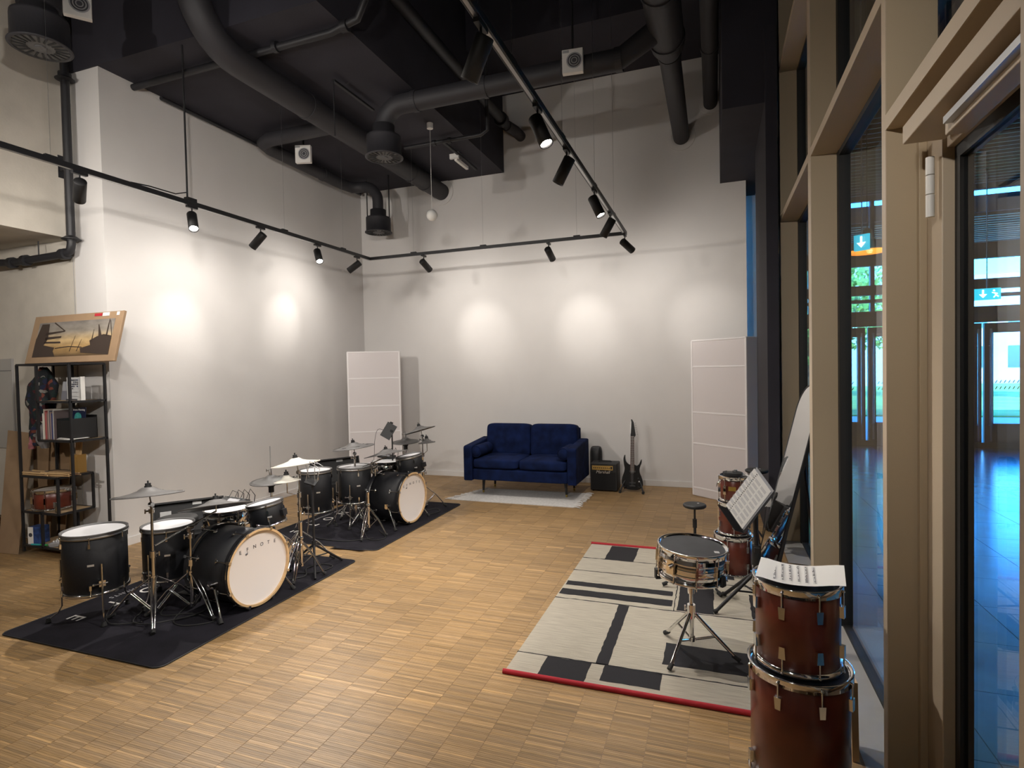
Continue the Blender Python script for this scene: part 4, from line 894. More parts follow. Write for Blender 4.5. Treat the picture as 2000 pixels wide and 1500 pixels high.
K1 = dict(kick=(-2.90, 2.94, .268), ft1=(-3.77, 2.48, .174, .20, .57), ft2=(-3.60, 2.86, .158, .165, .515), ft1l='large black floor tom nearest the camera with white mesh head', ft2l='second black floor tom of the near kit, behind the leaning cymbal stand',
    ft1a=((215, .27), (335, .20), (95, .21)), ft2a=((280, .23), (40, .21), (160, .2)), rack=(-3.10, 3.27, .123, .45, .61), snare=(-3.50, 3.27, .157, .42, .535), snarel='chrome snare drum with white head at the centre of the near kit',
    cr1=(-3.41, 2.58, .80, .20), st1=(-3.40, 2.59), st1a=(-40, 80, 203), cr1t=(-.08, -.10, 0), cr1l='grey cymbal standing highest over the two near floor toms',
    ride=(-3.22, 2.92, .655, .228), ridet=(math.radians(-9), math.radians(-12), 0), st2=(-3.24, 2.73), st2z=.56, st2a=(-15, 105, 215), tail=(-3.29, 2.52, .50),
    cr2=(-3.22, 3.71, .82, .188), cr2t=(math.radians(0), math.radians(-7), 0), cr2l='pale, brightly lit cymbal at the far side of the near kit', st3=(-3.18, 3.69), spl=(-3.20, 3.58, .705, .098), spll='small pale splash cymbal below the brightly lit cymbal of the near kit',
    hh=(-3.49, 3.72, .665, .162), hht=.95, hhl='dark grey hi-hat cymbals of the near kit under a tall bare rod', mod=(-3.66, 3.50, .53), thr=(-3.78, 3.08), thz=.50, case=((-4.20, 3.20), (-3.87, 3.60)), casez=.515,
    cab=([(-3.4, 2.9), (-3.25, 2.6), (-3.1, 2.55), (-2.98, 2.66), (-3.2, 2.7), (-3.38, 2.62), (-3.5, 2.75)], [(-3.05, 3.5), (-2.92, 3.55), (-2.88, 3.7), (-3.0, 3.72), (-3.05, 3.6), (-2.95, 3.45), (-3.1, 3.3)], [(-3.9, 2.7), (-3.72, 2.5), (-3.55, 2.42), (-3.4, 2.5)], [(-3.3, 2.95), (-3.15, 2.72), (-3.3, 2.5), (-3.45, 2.48), (-3.55, 2.62)]),
    cabl=('in front of the bass drum', 'beside the far cymbal stand', 'under the large floor tom', 'between the two near stands'))
kit('near', K1, 0)
K2 = dict(kick=(-2.93, 5.03, .272), ft1=(-3.71, 4.54, .153, .20, .60), ft2=(-3.48, 4.86, .165, .24, .59), ft1l='leftmost black floor tom of the far kit', ft2l='black floor tom of the far kit behind the holed cymbal',
    ft1a=((-75, .2), (200, .21), (60, .2)), ft2a=((-70, .23), (200, .22), (60, .2)), rack=(-3.04, 5.26, .135, .47, .66), snare=(-3.38, 5.32, .165, .46, .575), snarel='shallow chrome snare drum at the centre of the far kit',
    cr1=(-3.44, 4.80, .80, .205), st1=(-3.43, 4.80), st1a=(-35, 85, 205), cr1t=(math.radians(2), math.radians(-6), 0), cr1l='grey cymbal with a ring of round holes over the far floor toms', holes=6,
    ride=(-3.21, 5.04, .705, .228), ridet=(math.radians(-2), math.radians(-11), 0), st2=(-3.28, 4.93), st2z=.60, st2a=(-10, 110, 230), tail=(-3.42, 4.82, .57),
    cr2=(-3.10, 5.56, .895, .172), cr2t=(0, math.radians(-16), 0), cr2l='grey tilted cymbal highest at the far end of the far kit', cm2='rubber', st3=(-3.08, 5.57), spl=(-3.04, 5.60, .755, .092), spll='small grey splash cymbal under the highest cymbal of the far kit',
    hh=(-3.36, 5.68, .745, .155), hht=.86, hhl='dark grey hi-hat cymbals of the far kit in front of the white panel', mod=(-3.50, 5.50, .60), thr=(-3.72, 5.15), case=((-4.33, 5.28), (-4.00, 5.78)), casez=.53,
    cab=([(-3.2, 4.6), (-3.0, 4.4), (-2.9, 4.5), (-3.1, 4.7)], [(-3.7, 4.4), (-3.5, 4.3), (-3.2, 4.3), (-3.0, 4.45)], [(-2.9, 5.35), (-2.85, 5.5), (-2.95, 5.6), (-3.05, 5.45)]),
    cabl=('in front of the bass drum', 'along the near edge', 'beside the far spur'))
kit('far', K2, 2.1)
# double-pedal stands with shiny feet (front of far kit), tablet, headphone stand
hp = root('music_stand', (-2.99, 3.62, .006), 'thin black folding stand with wire clip tray between the two kits', 'stand')
MB().tube([(0, 0, .10), (0, 0, .68)], .010, 10).build('pole', 'black', hp)
for a in (-50, 70, 190):
    c_, s_ = math.cos(math.radians(a)), math.sin(math.radians(a)); MB().tube([(0, 0, .20), (.25*c_, .25*s_, .008)], .009, 8).tube([(0, 0, .10), (.13*c_, .13*s_, .10)], .005, 6).build('leg', 'black', hp)
MB().cyl(.018, .18, .23, 12).build('collar', 'blackp', hp); MB().cbox((.01, -.02, .70), (.09, .07, .012), (.5, .3, .3)).build('tray', 'blackp', hp)
for p in (((-.03, -.04, .70), (.0, -.02, .86), (.06, .0, .84)), ((.05, -.03, .70), (.03, .0, .86), (.10, .01, .82)), ((-.02, .0, .70), (-.04, -.02, .83), (.05, .02, .80)), ((.04, .0, .69), (.07, .01, .80), (.0, .0, .84))):
    MB().tube(p, .003, 6).build('wire_clip', 'steel', hp)
tb = root('tablet_holder', (-3.35, 5.38, .006), 'black tablet in a clamp on a thin pole at the back of the far kit', 'tablet')
MB().tube([(0, 0, .02), (0, 0, .86)], .008, 8).build('pole', 'black', tb); MB().cyl(.09, 0, .014, 20).build('base', 'black', tb)
MB().box(-.062, .062, -.005, .005, -.085, .085, Matrix.Translation((-.03, -.02, .90)) @ Matrix.Rotation(.45, 4, 'Y') @ Matrix.Rotation(-.35, 4, 'X')).build('screen_back', 'ink2' if 'ink2' in M else 'inkg2' if 'inkg2' in M else 'blackp', tb)
MB().cbox((.0, -.01, .885), (.03, .03, .06), (0, .4, 0)).build('lower_clamp', 'blackp', tb); MB().cbox((.01, -.02, .99), (.03, .02, .015), (0, .45, 0)).build('upper_clamp', 'blackp', tb)
cable('hanging_cable', [(-3.41, 5.37, .90), (-3.52, 5.37, .92), (-3.56, 5.36, .80), (-3.57, 5.35, .6), (-3.6, 5.32, .45)], .0022, 'thin cable hanging from the tablet of the far kit')
for (x, y, ww, ang) in ((-3.08, 4.50, 'far', (-80, 20, 150)), (-2.97, 3.45, 'near', (-70, 30, 160))):
    o = root('tom_stand', (x, y, .006), 'low bright chrome double-braced stand foot in front of the %s kit' % ww, 'stand'); tripod(o, .17, .26, .10, ang, 'chromeb', top=.42)
    MB().tube([(0, 0, .26), (-.03, .04, .42)], .011, 10).ball((0, 0, .30), .02, 10).build('inclined_tube', 'chromeb', o)

# ================================================================== RIGHT SIDE DRUMS
# chrome snare on stand
sn = drum('snare_drum', (-.13, 3.11, .445), .172, .150, 'chrome snare drum with black head on a stand on the patterned rug', 'chromeb', 'chromeb', 'headk', 'snare', 10, rot=(math.radians(3), math.radians(3), .2), cat='drum')
for z in (.045, .075, .105): MB().lathe([(.172, z-.006), (.1745, z), (.172, z+.006)], 48).build('shell_bead', 'chromeb', sn)
MB().box(.172, .195, -.02, .02, .05, .12, Matrix.Rotation(-2.3, 4, 'Z')).cyl(.012, .0, .02, 12, Matrix.Rotation(-2.3, 4, 'Z') @ Matrix.Translation((.195, 0, .09)) @ Matrix.Rotation(PI/2, 4, 'Y')).build('strainer', 'chromeb', sn)
MB().box(.10, .125, -.075, -.05, .1525, .153).build('head_sticker', 'silver', sn)
st = root('snare_stand', (-.13, 3.12, .009), 'chrome tripod snare stand with big rubber feet on the patterned rug', 'stand')
tripod(st, .235, .22, .085, (-115, -5, 130), 'chromeb', False, r=.010, top=.26, tube_r=.013)
MB().tube([(0, 0, .24), (0, 0, .40)], .010, 12).cyl(.021, .20, .27, 14).cyl(.018, .33, .37, 14).build('upper_tube', 'chromeb', st); wing(st, .24, 2.6, 'chromeb', 1.1); wing(st, .36, -.5, 'chromeb', 1.0)
for a in (-2.8, -.5, 1.3):
    c_, s_ = math.cos(a), math.sin(a); b_ = MB().tube([(0, 0, .39), (.10*c_, .10*s_, .41), (.18*c_, .18*s_, .425)], .008, 8).build('basket_arm', 'chromeb', st)
    MB().box(.165, .19, -.018, .018, .415, .465, Matrix.Rotation(a, 4, 'Z')).build('rubber_grip', 'rubberk', b_)
# big stacked toms, near right
def redtom(loc, r, h, lab, nl=8, **k): return drum('tom_drum', loc, r, h, lab, 'redwood', 'chromeb', 'headk', 'red', nl, hoopw=.022, rimr=.010, **k)
lo_ = redtom((.285, 2.31, .006), .168, .425, 'large red-brown floor tom at the bottom of the near stack by the window', 8, a0=.28)
up_ = redtom((.28, 2.31, .452), .143, .295, 'smaller red-brown tom standing on the large floor tom by the window', 8, a0=.35, rot=(0, 0, 0))
sh = root('sheet_music', (.29, 2.30, .775), 'printed sheet of music lying on the upper tom of the near stack', 'paper', None, math.radians(-6))
shm = MB(); n = 12; V = []; F = []
for i in range(n+1):
    x = -.135+.285*i/n; z = .020*math.exp(-((i-12)/3.5)**2)+.016*math.exp(-(i/2.5)**2)-.006
    V += [(x-.012, -.115, z), (x, .105, z+.002)]
for i in range(n): F.append((2*i, 2*i+2, 2*i+3, 2*i+1))
shm.add(V, F, True).build('page', 'paper', sh)
nt_ = MB(); random.seed(3)
for i in range(1, 9):
    x = -.135+.285*(i+.8)/11; z = .0012
    for k_ in range(5): nt_.box(x+k_*.0026, x+k_*.0026+.0006, -.095, .085, z, z+.0004)
nt_.build('stave_lines', 'inkg', sh)
nn_ = MB()
for i in range(1, 9):
    x = -.135+.285*(i+.8)/11
    for j in range(13): nn_.box(x+random.choice((0, .003, .006)), x+.0075, -.09+.0135*j, -.085+.0135*j, .0015, .002)
nn_.build('notes', 'ink', sh)
# stack of three beside the music stand
s3_ = redtom((.12, 4.49, .008), .128, .275, 'red-brown tom at the bottom of the stack of three behind the music stand', 6, a0=.2)
s2_ = redtom((.125, 4.49, .303), .108, .225, 'red-brown tom in the middle of the stack of three', 6, a0=.5)
s1_ = redtom((.13, 4.49, .546), .097, .175, 'smallest red-brown tom with gold badge on top of the stack of three', 6, a0=.9)
badge(s1_, .097, .10, math.radians(-100), .052, .030, 'brass'); MB().tube([(-.095, 0, .14), (-.12, -.01, .12), (-.125, -.02, .10)], .005, 8).build('tom_key', 'chrome', s1_)
kp = root('black_pad', (.12, 4.48, .737), 'small black practice pad with metal clip lying on the smallest tom', 'pad')
MB().cyl(.070, 0, .018, 28).build('pad', 'rubberk', kp); MB().cbox((-.02, -.02, .025), (.035, .03, .014)).cyl(.012, .02, .036, 12, Matrix.Translation((.02, .01, 0))).build('clip', 'steel', kp)
def padstand(loc, z, r, lab, R=.22, angs=(200, 320, 80)):
    o = root('practice_pad_stand', loc, lab, 'practice pad'); MB().tube([(0, 0, .06), (0, 0, z-.1)], .010, 10).tube([(0, 0, z-.12), (0, 0, z-.015)], .007, 8).cyl(.015, z-.16, z-.10, 12).build('pole', 'black', o)
    MB().lathe([(0, z-.018), (r*.9, z-.018), (r, z-.010), (r, z), (r*.93, z+.006), (0, z+.006)], 36).build('pad_base', 'blackp', o); MB().disc(r*.88, z+.0065, 36).build('rubber_surface', 'rubberk', o); MB().disc(.008, z+.007, 12, Matrix.Translation((r*.3, r*.3, 0))).build('logo_dot', 'silver', o)
    for a in angs:
        c_, s_ = math.cos(math.radians(a)), math.sin(math.radians(a)); l = MB().tube([(0, 0, .20), (R*c_, R*s_, .012)], .008, 8).tube([(0, 0, .07), (R*.5*c_, R*.5*s_, .10)], .005, 6).build('leg', 'black', o)
        MB().tube([(R*.9*c_, R*.9*s_, .026), (R*1.04*c_, R*1.04*s_, .014)], .014, 8).build('rubber_foot', 'rubberk', l)
padstand((-.14, 4.10, .009), .575, .078, 'round black practice pad on a thin stand behind the chrome snare', .22, (197, -42, 75))
padstand((.315, 4.98, 0), .69, .088, 'black practice pad on a stand in front of the dark column', .20)
# music stand with spiral book
ms = root('music_stand', (.235, 3.78, .009), 'black tripod music stand holding an open spiral notebook', 'stand')
MB().tube([(0, 0, .0), (0, 0, .40)], .021, 14).tube([(0, 0, .38), (-.01, 0, .66)], .014, 12).build('pole', 'black', ms); MB().cyl(.027, .30, .42, 14).cbox((.0, -.02, .40), (.03, .05, .03)).build('height_clamp', 'blackp', ms)
for (fx, fy) in ((-.245, -.10), (.02, -.24), (-.19, .20)):
    l = MB().tube([(0, 0, .26), (fx, fy, .012)], .011, 8).tube([(0, 0, .12), (fx*.52, fy*.52, .14)], .006, 6).build('leg', 'black', ms); MB().tube([(fx*.96, fy*.96, .018), (fx*1.04, fy*1.04, .012)], .014, 8).build('rubber_foot', 'rubberk', l)
# tray plane: from lower edge to top
A_ = Vector((.085, 3.66, .655)); B_ = Vector((.15, 3.64, .56)); C_ = Vector((.255, 3.72, .885)); D_ = Vector((.315, 3.70, .795))
def quad(p, q, r_, s_, t=.004):
    n = (q-p).cross(s_-p).normalized()*t; return [p, q, r_, s_, p+n, q+n, r_+n, s_+n], [(0, 1, 2, 3), (7, 6, 5, 4), (0, 4, 5, 1), (1, 5, 6, 2), (2, 6, 7, 3), (3, 7, 4, 0)]
o3 = Vector((.235, 3.78, .009)); u = (C_-A_); v = (B_-A_); e = Vector((.012, .006, -.010))
f = lambda a, b, k=0: A_+u*a+v*b+e*k-o3
tbq = MB(); tbq.add(*quad(f(-.04, -.45, 1), f(-.04, 1.05, 1), f(1.0, 1.05, 1), f(1.0, -.45, 1))); tbq.build('tray', 'black', ms)
MB().add(*quad(f(-.04, -.45, 1), f(-.04, 1.05, 1), f(-.10, 1.05, -2.4), f(-.10, -.45, -2.4))).build('tray_lip', 'black', ms)
bk = root('spiral_notebook', A_, 'open spiral-bound music notebook with printed staves on the black stand', 'book')
g_ = lambda a, b, k=0: u*a+v*b+e*k
MB().add(*quad(g_(0, -.42, .5), g_(0, 1, .5), g_(1.02, 1, .5), g_(1.02, -.42, .5))).build('cover', 'inkg', bk)
MB().add(*quad(g_(0, 0, -.1), g_(0, .98, -.1), g_(.97, .98, -.1), g_(.97, 0, -.1))).build('pages', 'paper', bk)
MB().add(*quad(g_(0, -.40, -.1), g_(0, 0, -.1), g_(.97, 0, -.1), g_(.97, -.40, -.1))).build('pages', 'paper', bk)
sv = MB()
for i in range(9):
    for (b0, b1) in ((-.34, -.06), (.08, .46), (.54, .92)):
        for q_ in range(3): a0_ = .055+i*.098+q_*.019; sv.add(*quad(g_(a0_, b0, -.78), g_(a0_, b1, -.78), g_(a0_+.009, b1, -.78), g_(a0_+.009, b0, -.78), .0004))
sv.build('printed_staves', 'inkg', bk)
sp = MB()
for i in range(22): sp.tube([g_(.03+i*.044, -.03, -.9), g_(.03+i*.044, .03, -.9)], .0022, 5)
sp.build('spiral_binding', 'black', bk)
# mirror leaning on an easel
mr_ = root('standing_mirror', (.30, 4.28, .0), 'tall arched mirror with black rim leaning on a black easel by the window', 'mirror', None, math.radians(10))
# local: width along y, leaning towards +x
T = Matrix.Translation((.0, 0, .04)) @ Matrix.Rotation(math.radians(14), 4, 'Y')
def arch(wd, h): return [(-wd, 0), (wd, 0)]+[(wd*math.cos(a_), h-wd+wd*math.sin(a_)) for a_ in [PI*i/20 for i in range(21)]]
A2 = T @ Matrix(((0, 0, 1, 0), (1, 0, 0, 0), (0, 1, 0, 0), (0, 0, 0, 1)))
MB().prism(arch(.185, 1.40), -.004, .0, A2).build('mirror_glass', 'mirror', mr_)
MB().prism(arch(.195, 1.41), .0005, .018, A2).build('backboard', 'black', mr_)
a_ = [A2 @ Vector((x, y, -.001)) for x, y in arch(.190, 1.405)]; MB().tube(a_, .007, 8, closed=True).build('rim', 'black', mr_)
ez = root('easel', (.30, 4.28, 0), 'black metal easel holding the arched mirror', 'easel', None, math.radians(10))
for sy in (-.15, .15):
    MB().tube([(.03, sy, 0.01), (.285, sy*.5, 1.05)], .010, 8).build('front_leg', 'black', ez); MB().tube([(.285, sy*.5, 1.05), (.40, sy*.8, .012)], .009, 8).build('rear_leg', 'black', ez)
MB().tube([(.38, -.12, .18), (.38, .12, .18)], .006, 6).tube([(.075, -.14, .18), (.37, -.12, .18)], .006, 6).build('cross_bar', 'black', ez)
MB().tube([(-.02, -.15, .035), (-.02, .15, .035)], .008, 8).tube([(-.02, -.15, .035), (.05, -.15, .035)], .008, 8).build('shelf_bar', 'black', ez)
# things near the column
ob = root('socket_box', (.405, 5.12, .42), 'small white socket box beside the dark column', 'socket box'); MB().box(-.03, .03, -.02, .02, -.055, .055).build('housing', 'white', ob, .004)
cable('power_cable', [(.395, 5.10, .37), (.37, 5.05, .22), (.36, 5.0, .1), (.42, 4.95, .02)], .004, 'thin cable hanging from the white socket box')
wb_ = root('wooden_board', (.50, 2.52, 0), 'narrow wooden board standing behind the large floor tom at the window', 'board', None, 0, (math.radians(-4), 0, 0)); MB().box(-.012, .012, -.06, .06, 0, .30).build('board', 'stick', wb_)

# ================================================================== SHELF CORNER
SX0, SX1, SM, SY0, SY1 = -5.78, -5.10, -5.52, 3.20, 3.49
sr = root('shelf_rack', (SX0, SY0, 0), 'open black metal shelving unit with staggered shelves at the left', 'shelf')
t = .018
def post(x, y, z0, z1): MB().box(x-SX0-t/2, x-SX0+t/2, y-SY0-t/2, y-SY0+t/2, z0, z1).build('post', 'black', sr)
def frame(x0, x1, z, board='black'):
    m = MB(); a, b = x0-SX0, x1-SX0; d_ = SY1-SY0
    m.box(a, b, -t/2, t/2, z-t/2, z+t/2); m.box(a, b, d_-t/2, d_+t/2, z-t/2, z+t/2); m.box(a-t/2, a+t/2, 0, d_, z-t/2, z+t/2); m.box(b-t/2, b+t/2, 0, d_, z-t/2, z+t/2); m.build('shelf_frame', 'black', sr)
    if board: MB().box(a+t/2, b-t/2, t/2, d_-t/2, z-.004, z+.007).build('shelf_board', board, sr)
for x in (SX0, SX1):
    for y in (SY0, SY1): post(x, y, .03, 1.68)
for y in (SY0, SY1): post(SM, y, 1.02, 1.68); post(-5.30, y, .385, .70); post(SM, y, .08, .39)
frame(SX0, SX1, 1.68, 'black'); frame(SM, SX1, 1.355, 'wood'); frame(SM, SX1, 1.02, 'wood'); frame(SX0, -5.30, .70, 'wood'); frame(SX0, -5.30, .385, 'wood'); frame(SX0, SX1, .085, 'wood')
# picture in cardboard frame on top
pb = Vector((-5.76, 3.25, 1.692)); pic = root('framed_picture', pb, 'harbour cranes picture in a brown cardboard frame leaning on top of the shelf', 'picture', None, 0, (math.radians(-14), 0, 0))
PW, PH = 1.13, .435
MB().box(0, PW, 0, .022, 0, PH).build('cardboard_frame', 'card', pic, .003)
pm = bpy.data.materials.new('harbour_print'); pm.use_nodes = True; ntp = pm.node_tree; bs = ntp.nodes['Principled BSDF']; bs.inputs['Roughness'].default_value = .5
tc = ntp.nodes.new('ShaderNodeTexCoord'); sx_ = ntp.nodes.new('ShaderNodeSeparateXYZ'); ntp.links.new(tc.outputs['Object'], sx_.inputs[0])
rp_ = ntp.nodes.new('ShaderNodeValToRGB'); els = rp_.color_ramp.elements; els[0].position = .0; els[0].color = (.10, .065, .035, 1); els[1].position = 1; els[1].color = (.20, .18, .16, 1)
for p_, c_ in ((.25, (.40, .25, .10, 1)), (.5, (.46, .33, .17, 1)), (.75, (.27, .24, .20, 1))): e_ = els.new(p_); e_.color = c_
mr2 = ntp.nodes.new('ShaderNodeMapRange'); mr2.inputs[1].default_value = 0; mr2.inputs[2].default_value = .30; nz = ntp.nodes.new('ShaderNodeTexNoise'); nz.inputs['Scale'].default_value = 6; nz.inputs['Detail'].default_value = 6
mixc = ntp.nodes.new('ShaderNodeMix'); mixc.data_type = 'RGBA'; mixc.blend_type = 'OVERLAY'; mixc.inputs[0].default_value = .7
ntp.links.new(sx_.outputs[2], mr2.inputs[0]); ntp.links.new(mr2.outputs[0], rp_.inputs[0]); ntp.links.new(rp_.outputs[0], mixc.inputs[6]); ntp.links.new(nz.outputs[0], mixc.inputs[7]); ntp.links.new(mixc.outputs[2], bs.inputs['Base Color'])
pr_ = MB().box(0, .96, -.002, 0, 0, .315).build('print', pm, pic); pr_.location = (.085, 0, .055)
sil = MB()
def pz(pts): sil.add([(x, -.0035, z*.815) for x, z in pts], [tuple(range(len(pts)))])
pz([(.0, 0), (.30, 0), (.26, .06), (.27, .10), (.12, .13), (.16, .2), (.14, .37), (.04, .37), (.0, .2)]); pz([(.11, .24), (.36, .27), (.36, .285), (.11, .27)]); pz([(.12, .19), (.33, .205), (.33, .225), (.12, .22)]); pz([(.12, .15), (.34, .145), (.33, .165), (.12, .17)])
pz([(.2, .375), (.36, .275), (.37, .28), (.21, .385)]); pz([(.62, .03), (.96, .0), (.96, .2), (.86, .22), (.78, .20), (.70, .16), (.72, .11), (.60, .08)]); pz([(.80, .2), (.84, .2), (.78, .33), (.77, .33)]); pz([(.885, .2), (.905, .2), (.90, .385), (.893, .385)]); pz([(.72, .15), (.735, .15), (.73, .28), (.726, .28)])
pz([(.47, .05), (.48, .05), (.51, .22), (.507, .22)]); pz([(.56, .05), (.57, .05), (.60, .18), (.597, .18)]); pz([(.28, .085), (.45, .10), (.62, .085), (.62, .095), (.45, .11), (.28, .095)]); pz([(.905, .36), (.955, .2), (.96, .21), (.91, .375)])
so = sil.build('crane_silhouettes', nm('print_brown_ink', (.05, .035, .028), .5), pic); so.location = (.085, 0, .055)
MB().box(.78, .87, -.003, 0, .400, .424).build('label_sticker', 'rugr', pic); MB().box(.88, .96, -.003, 0, .397, .427).build('label_sticker', 'paper', pic); MB().box(1.05, 1.08, -.003, 0, .397, .427).build('label_sticker', 'paper', pic)
# hanging jacket
def lumpy(name, parent, mat, c, d, seed, n=20):
    rr = np.random.default_rng(seed); m = MB(); V = []; F = []
    ph = rr.uniform(0, 6, 8)
    for i in range(n+1):
        t_ = i/n; z = c[2]+d[2]*(.5-t_)
        prof = (.25+.75*min(1, t_*3.2))*(1-.25*max(0, t_-.7)/.3)
        for k in range(24):
            a = 2*PI*k/24; q = 1+.12*math.sin(3*a+ph[0]+t_*4)+.10*math.sin(5*a+ph[1]-t_*7)+.06*math.sin(9*a+ph[2]+t_*12)
            V.append((c[0]+d[0]/2*prof*q*math.cos(a)+.02*math.sin(t_*6+ph[3]), c[1]+d[1]/2*prof*q*math.sin(a), z))
    for i in range(n):
        for k in range(24): F.append((i*24+k, (i+1)*24+k, (i+1)*24+(k+1) % 24, i*24+(k+1) % 24))
    m.add(V, F, True); m.add(V[-24:], [tuple(range(24))]); m.add(V[:24], [tuple(range(24))[::-1]]); return m.build(name, mat, parent)
jm = bpy.data.materials.new('patchwork_cloth'); jm.use_nodes = True; nj = jm.node_tree; bj = nj.nodes['Principled BSDF']; bj.inputs['Roughness'].default_value = .85
vo = nj.nodes.new('ShaderNodeTexVoronoi'); vo.inputs['Scale'].default_value = 30; rj = nj.nodes.new('ShaderNodeValToRGB'); rj.color_ramp.interpolation = 'CONSTANT'; e_ = rj.color_ramp.elements
e_[0].color = (.008, .010, .013, 1); e_[1].position = .93; e_[1].color = (.20, .19, .17, 1)
for p_, c_ in ((.45, (.008, .020, .020, 1)), (.66, (.055, .009, .013, 1)), (.78, (.010, .014, .045, 1)), (.88, (.14, .035, .02, 1))): q_ = e_.new(p_); q_.color = c_
tj = nj.nodes.new('ShaderNodeTexCoord'); sj = nj.nodes.new('ShaderNodeSeparateColor'); nj.links.new(tj.outputs['Object'], vo.inputs['Vector']); nj.links.new(vo.outputs['Color'], sj.inputs[0]); nj.links.new(sj.outputs[0], rj.inputs[0]); nj.links.new(rj.outputs[0], bj.inputs['Base Color'])
jk = root('hanging_jacket', (-5.66, 3.33, 1.66), 'dark multicoloured jacket hanging inside the upper left of the shelf', 'jacket'); lumpy('jacket_cloth', jk, jm, (0, 0, -.24), (.26, .17, .48), 4); lumpy('sleeve', jk, jm, (-.09, -.02, -.34), (.09, .08, .44), 9); MB().tube([(0, 0, .012), (0, .01, -.01), (0, 0, -.03)], .003, 6).build('hook', 'steel', jk)
bgs = root('small_bags', (-5.62, 3.30, 1.10), 'cluster of small patterned pouches hanging below the jacket', 'pouch'); lumpy('pouch', bgs, jm, (-.09, 0, -.03), (.09, .1, .22), 12); lumpy('pouch', bgs, nm('pouch_grey', (.2, .19, .19), .7, noise=.5, nscale=18), (.0, .0, -.04), (.09, .09, .24), 13); lumpy('pouch', bgs, nm('pouch_pink', (.42, .16, .18), .7, noise=.5, nscale=18), (-.12, -.02, -.10), (.06, .06, .14), 14)
# upper shelf items
gp = root('album_sleeve', (-5.40, 3.36, 1.363), 'grey square album sleeve with two-tone landscape on the upper shelf', 'album', None, 0, (math.radians(-8), 0, 0)); MB().box(-.075, .075, 0, .006, 0, .165).build('sleeve', 'inkg', gp); MB().box(-.073, .073, -.002, 0, .003, .082).build('lower_print', nm('print_grey', (.20, .20, .23), .6), gp)
ac = root('colour_chart', (-5.21, 3.30, 1.363), 'clear acrylic card holder with rows of dark colour dots', 'colour chart'); MB().box(-.085, .085, 0, .004, 0, .20).build('card', 'paper', ac); MB().box(-.09, .10, -.006, -.003, 0, .205).build('acrylic_front', 'clear', ac); MB().box(.095, .10, -.006, .03, 0, .205).build('acrylic_edge', 'white', ac); MB().box(-.085, .05, -.012, -.007, .0, .014).build('black_strip', 'ink', ac)
dt = []
for j, cols in enumerate(((3, 4, 5, 6), (4, 5, 6), (3, 4, 5, 6), (2, 3, 4, 6), (3,))):
    for i in cols:
        m_ = 'ink' if (i+j) % 3 else 'sofa'; MB().cyl(.0065, 0, .001, 12, Matrix.Translation((-.068+.021*i, -.0065, .176-.018*j)) @ Matrix.Rotation(PI/2, 4, 'X')).build('dot', m_, ac)
for z in (.07, .035): MB().box(-.045, .055, -.0072, -.0064, z, z+.006).build('print_line', 'inkg', ac)
bc = [(.70, .68, .62), (.55, .50, .42), (.30, .08, .07), (.45, .12, .12), (.20, .13, .12), (.42, .34, .30), (.10, .10, .12), (.30, .22, .2), (.05, .06, .16), (.55, .54, .5), (.12, .09, .09)]
bl = ('cream', 'beige', 'dark red', 'red', 'brown', 'tan', 'black', 'brown and thin', 'navy blue', 'white and narrow', 'dark grey'); x = -5.50
for i, c_ in enumerate(bc):
    wd = (.015, .014, .012, .012, .016, .012, .012, .014, .020, .010, .012)[i]; hh = .225+.012*((i*7) % 4)
    b_ = root('book', (x+wd/2, 3.22, 1.03), 'upright book with %s spine, %s in the row left of the file box' % (bl[i], ('leftmost', 'second', 'third', 'fourth', 'fifth', 'sixth', 'seventh', 'eighth', 'ninth', 'tenth', 'last')[i]), 'book', 'upright books on the middle shelf')
    MB().box(-wd/2+.0005, wd/2-.0005, 0, .20, 0, hh).build('cover', nm('book_cover_%s' % ('abcdefghijk'[i]), c_, .5), b_, .001); MB().box(-wd/2+.002, wd/2-.002, .003, .205, .003, hh-.001).build('pages', 'paper', b_); x += wd+.001
fb = root('file_box', (-5.245, 3.35, 1.03), 'black open file box on the middle shelf', 'file box'); MB().box(-.085, .10, -.12, -.116, 0, .165).box(-.085, .10, .09, .094, 0, .20).box(-.085, -.081, -.12, .094, 0, .18).box(.096, .10, -.12, .094, 0, .18).box(-.085, .10, -.12, .094, 0, .004).build('box', 'blackp', fb)
mg = root('magazine', (-5.245, 3.34, 1.036), 'dark blue magazine with white headline standing in the file box', 'magazine', None, 0, (math.radians(-5), 0, 0)); MB().box(-.08, .085, 0, .004, 0, .265).build('cover', nm('magazine_blue', (.01, .016, .05), .3), mg)
text('headline', 'Event Planning', .026, 'paper', Matrix.Translation((.0, -.001, .243)) @ Matrix.Rotation(PI/2, 4, 'X'), mg, depth=.0005); MB().disc(.045, 0, 24, Matrix.Translation((-.01, -.001, .175)) @ Matrix.Rotation(PI/2, 4, 'X')).build('globe_picture', nm('globe_teal', (.05, .30, .28), .5, noise=.5, nscale=30), mg)
pp_ = root('paper_pile', (-5.22, 3.32, 1.030), 'loose white papers lying in front of the file box', 'papers')
for i in range(4): MB().cbox((-.01+.01*i, -.05+.004*i, .003+.003*i), (.21-.01*i, .12, .002), (0, .02*(i-1), .12*(i-1.5))).build('sheet', 'paper', pp_)
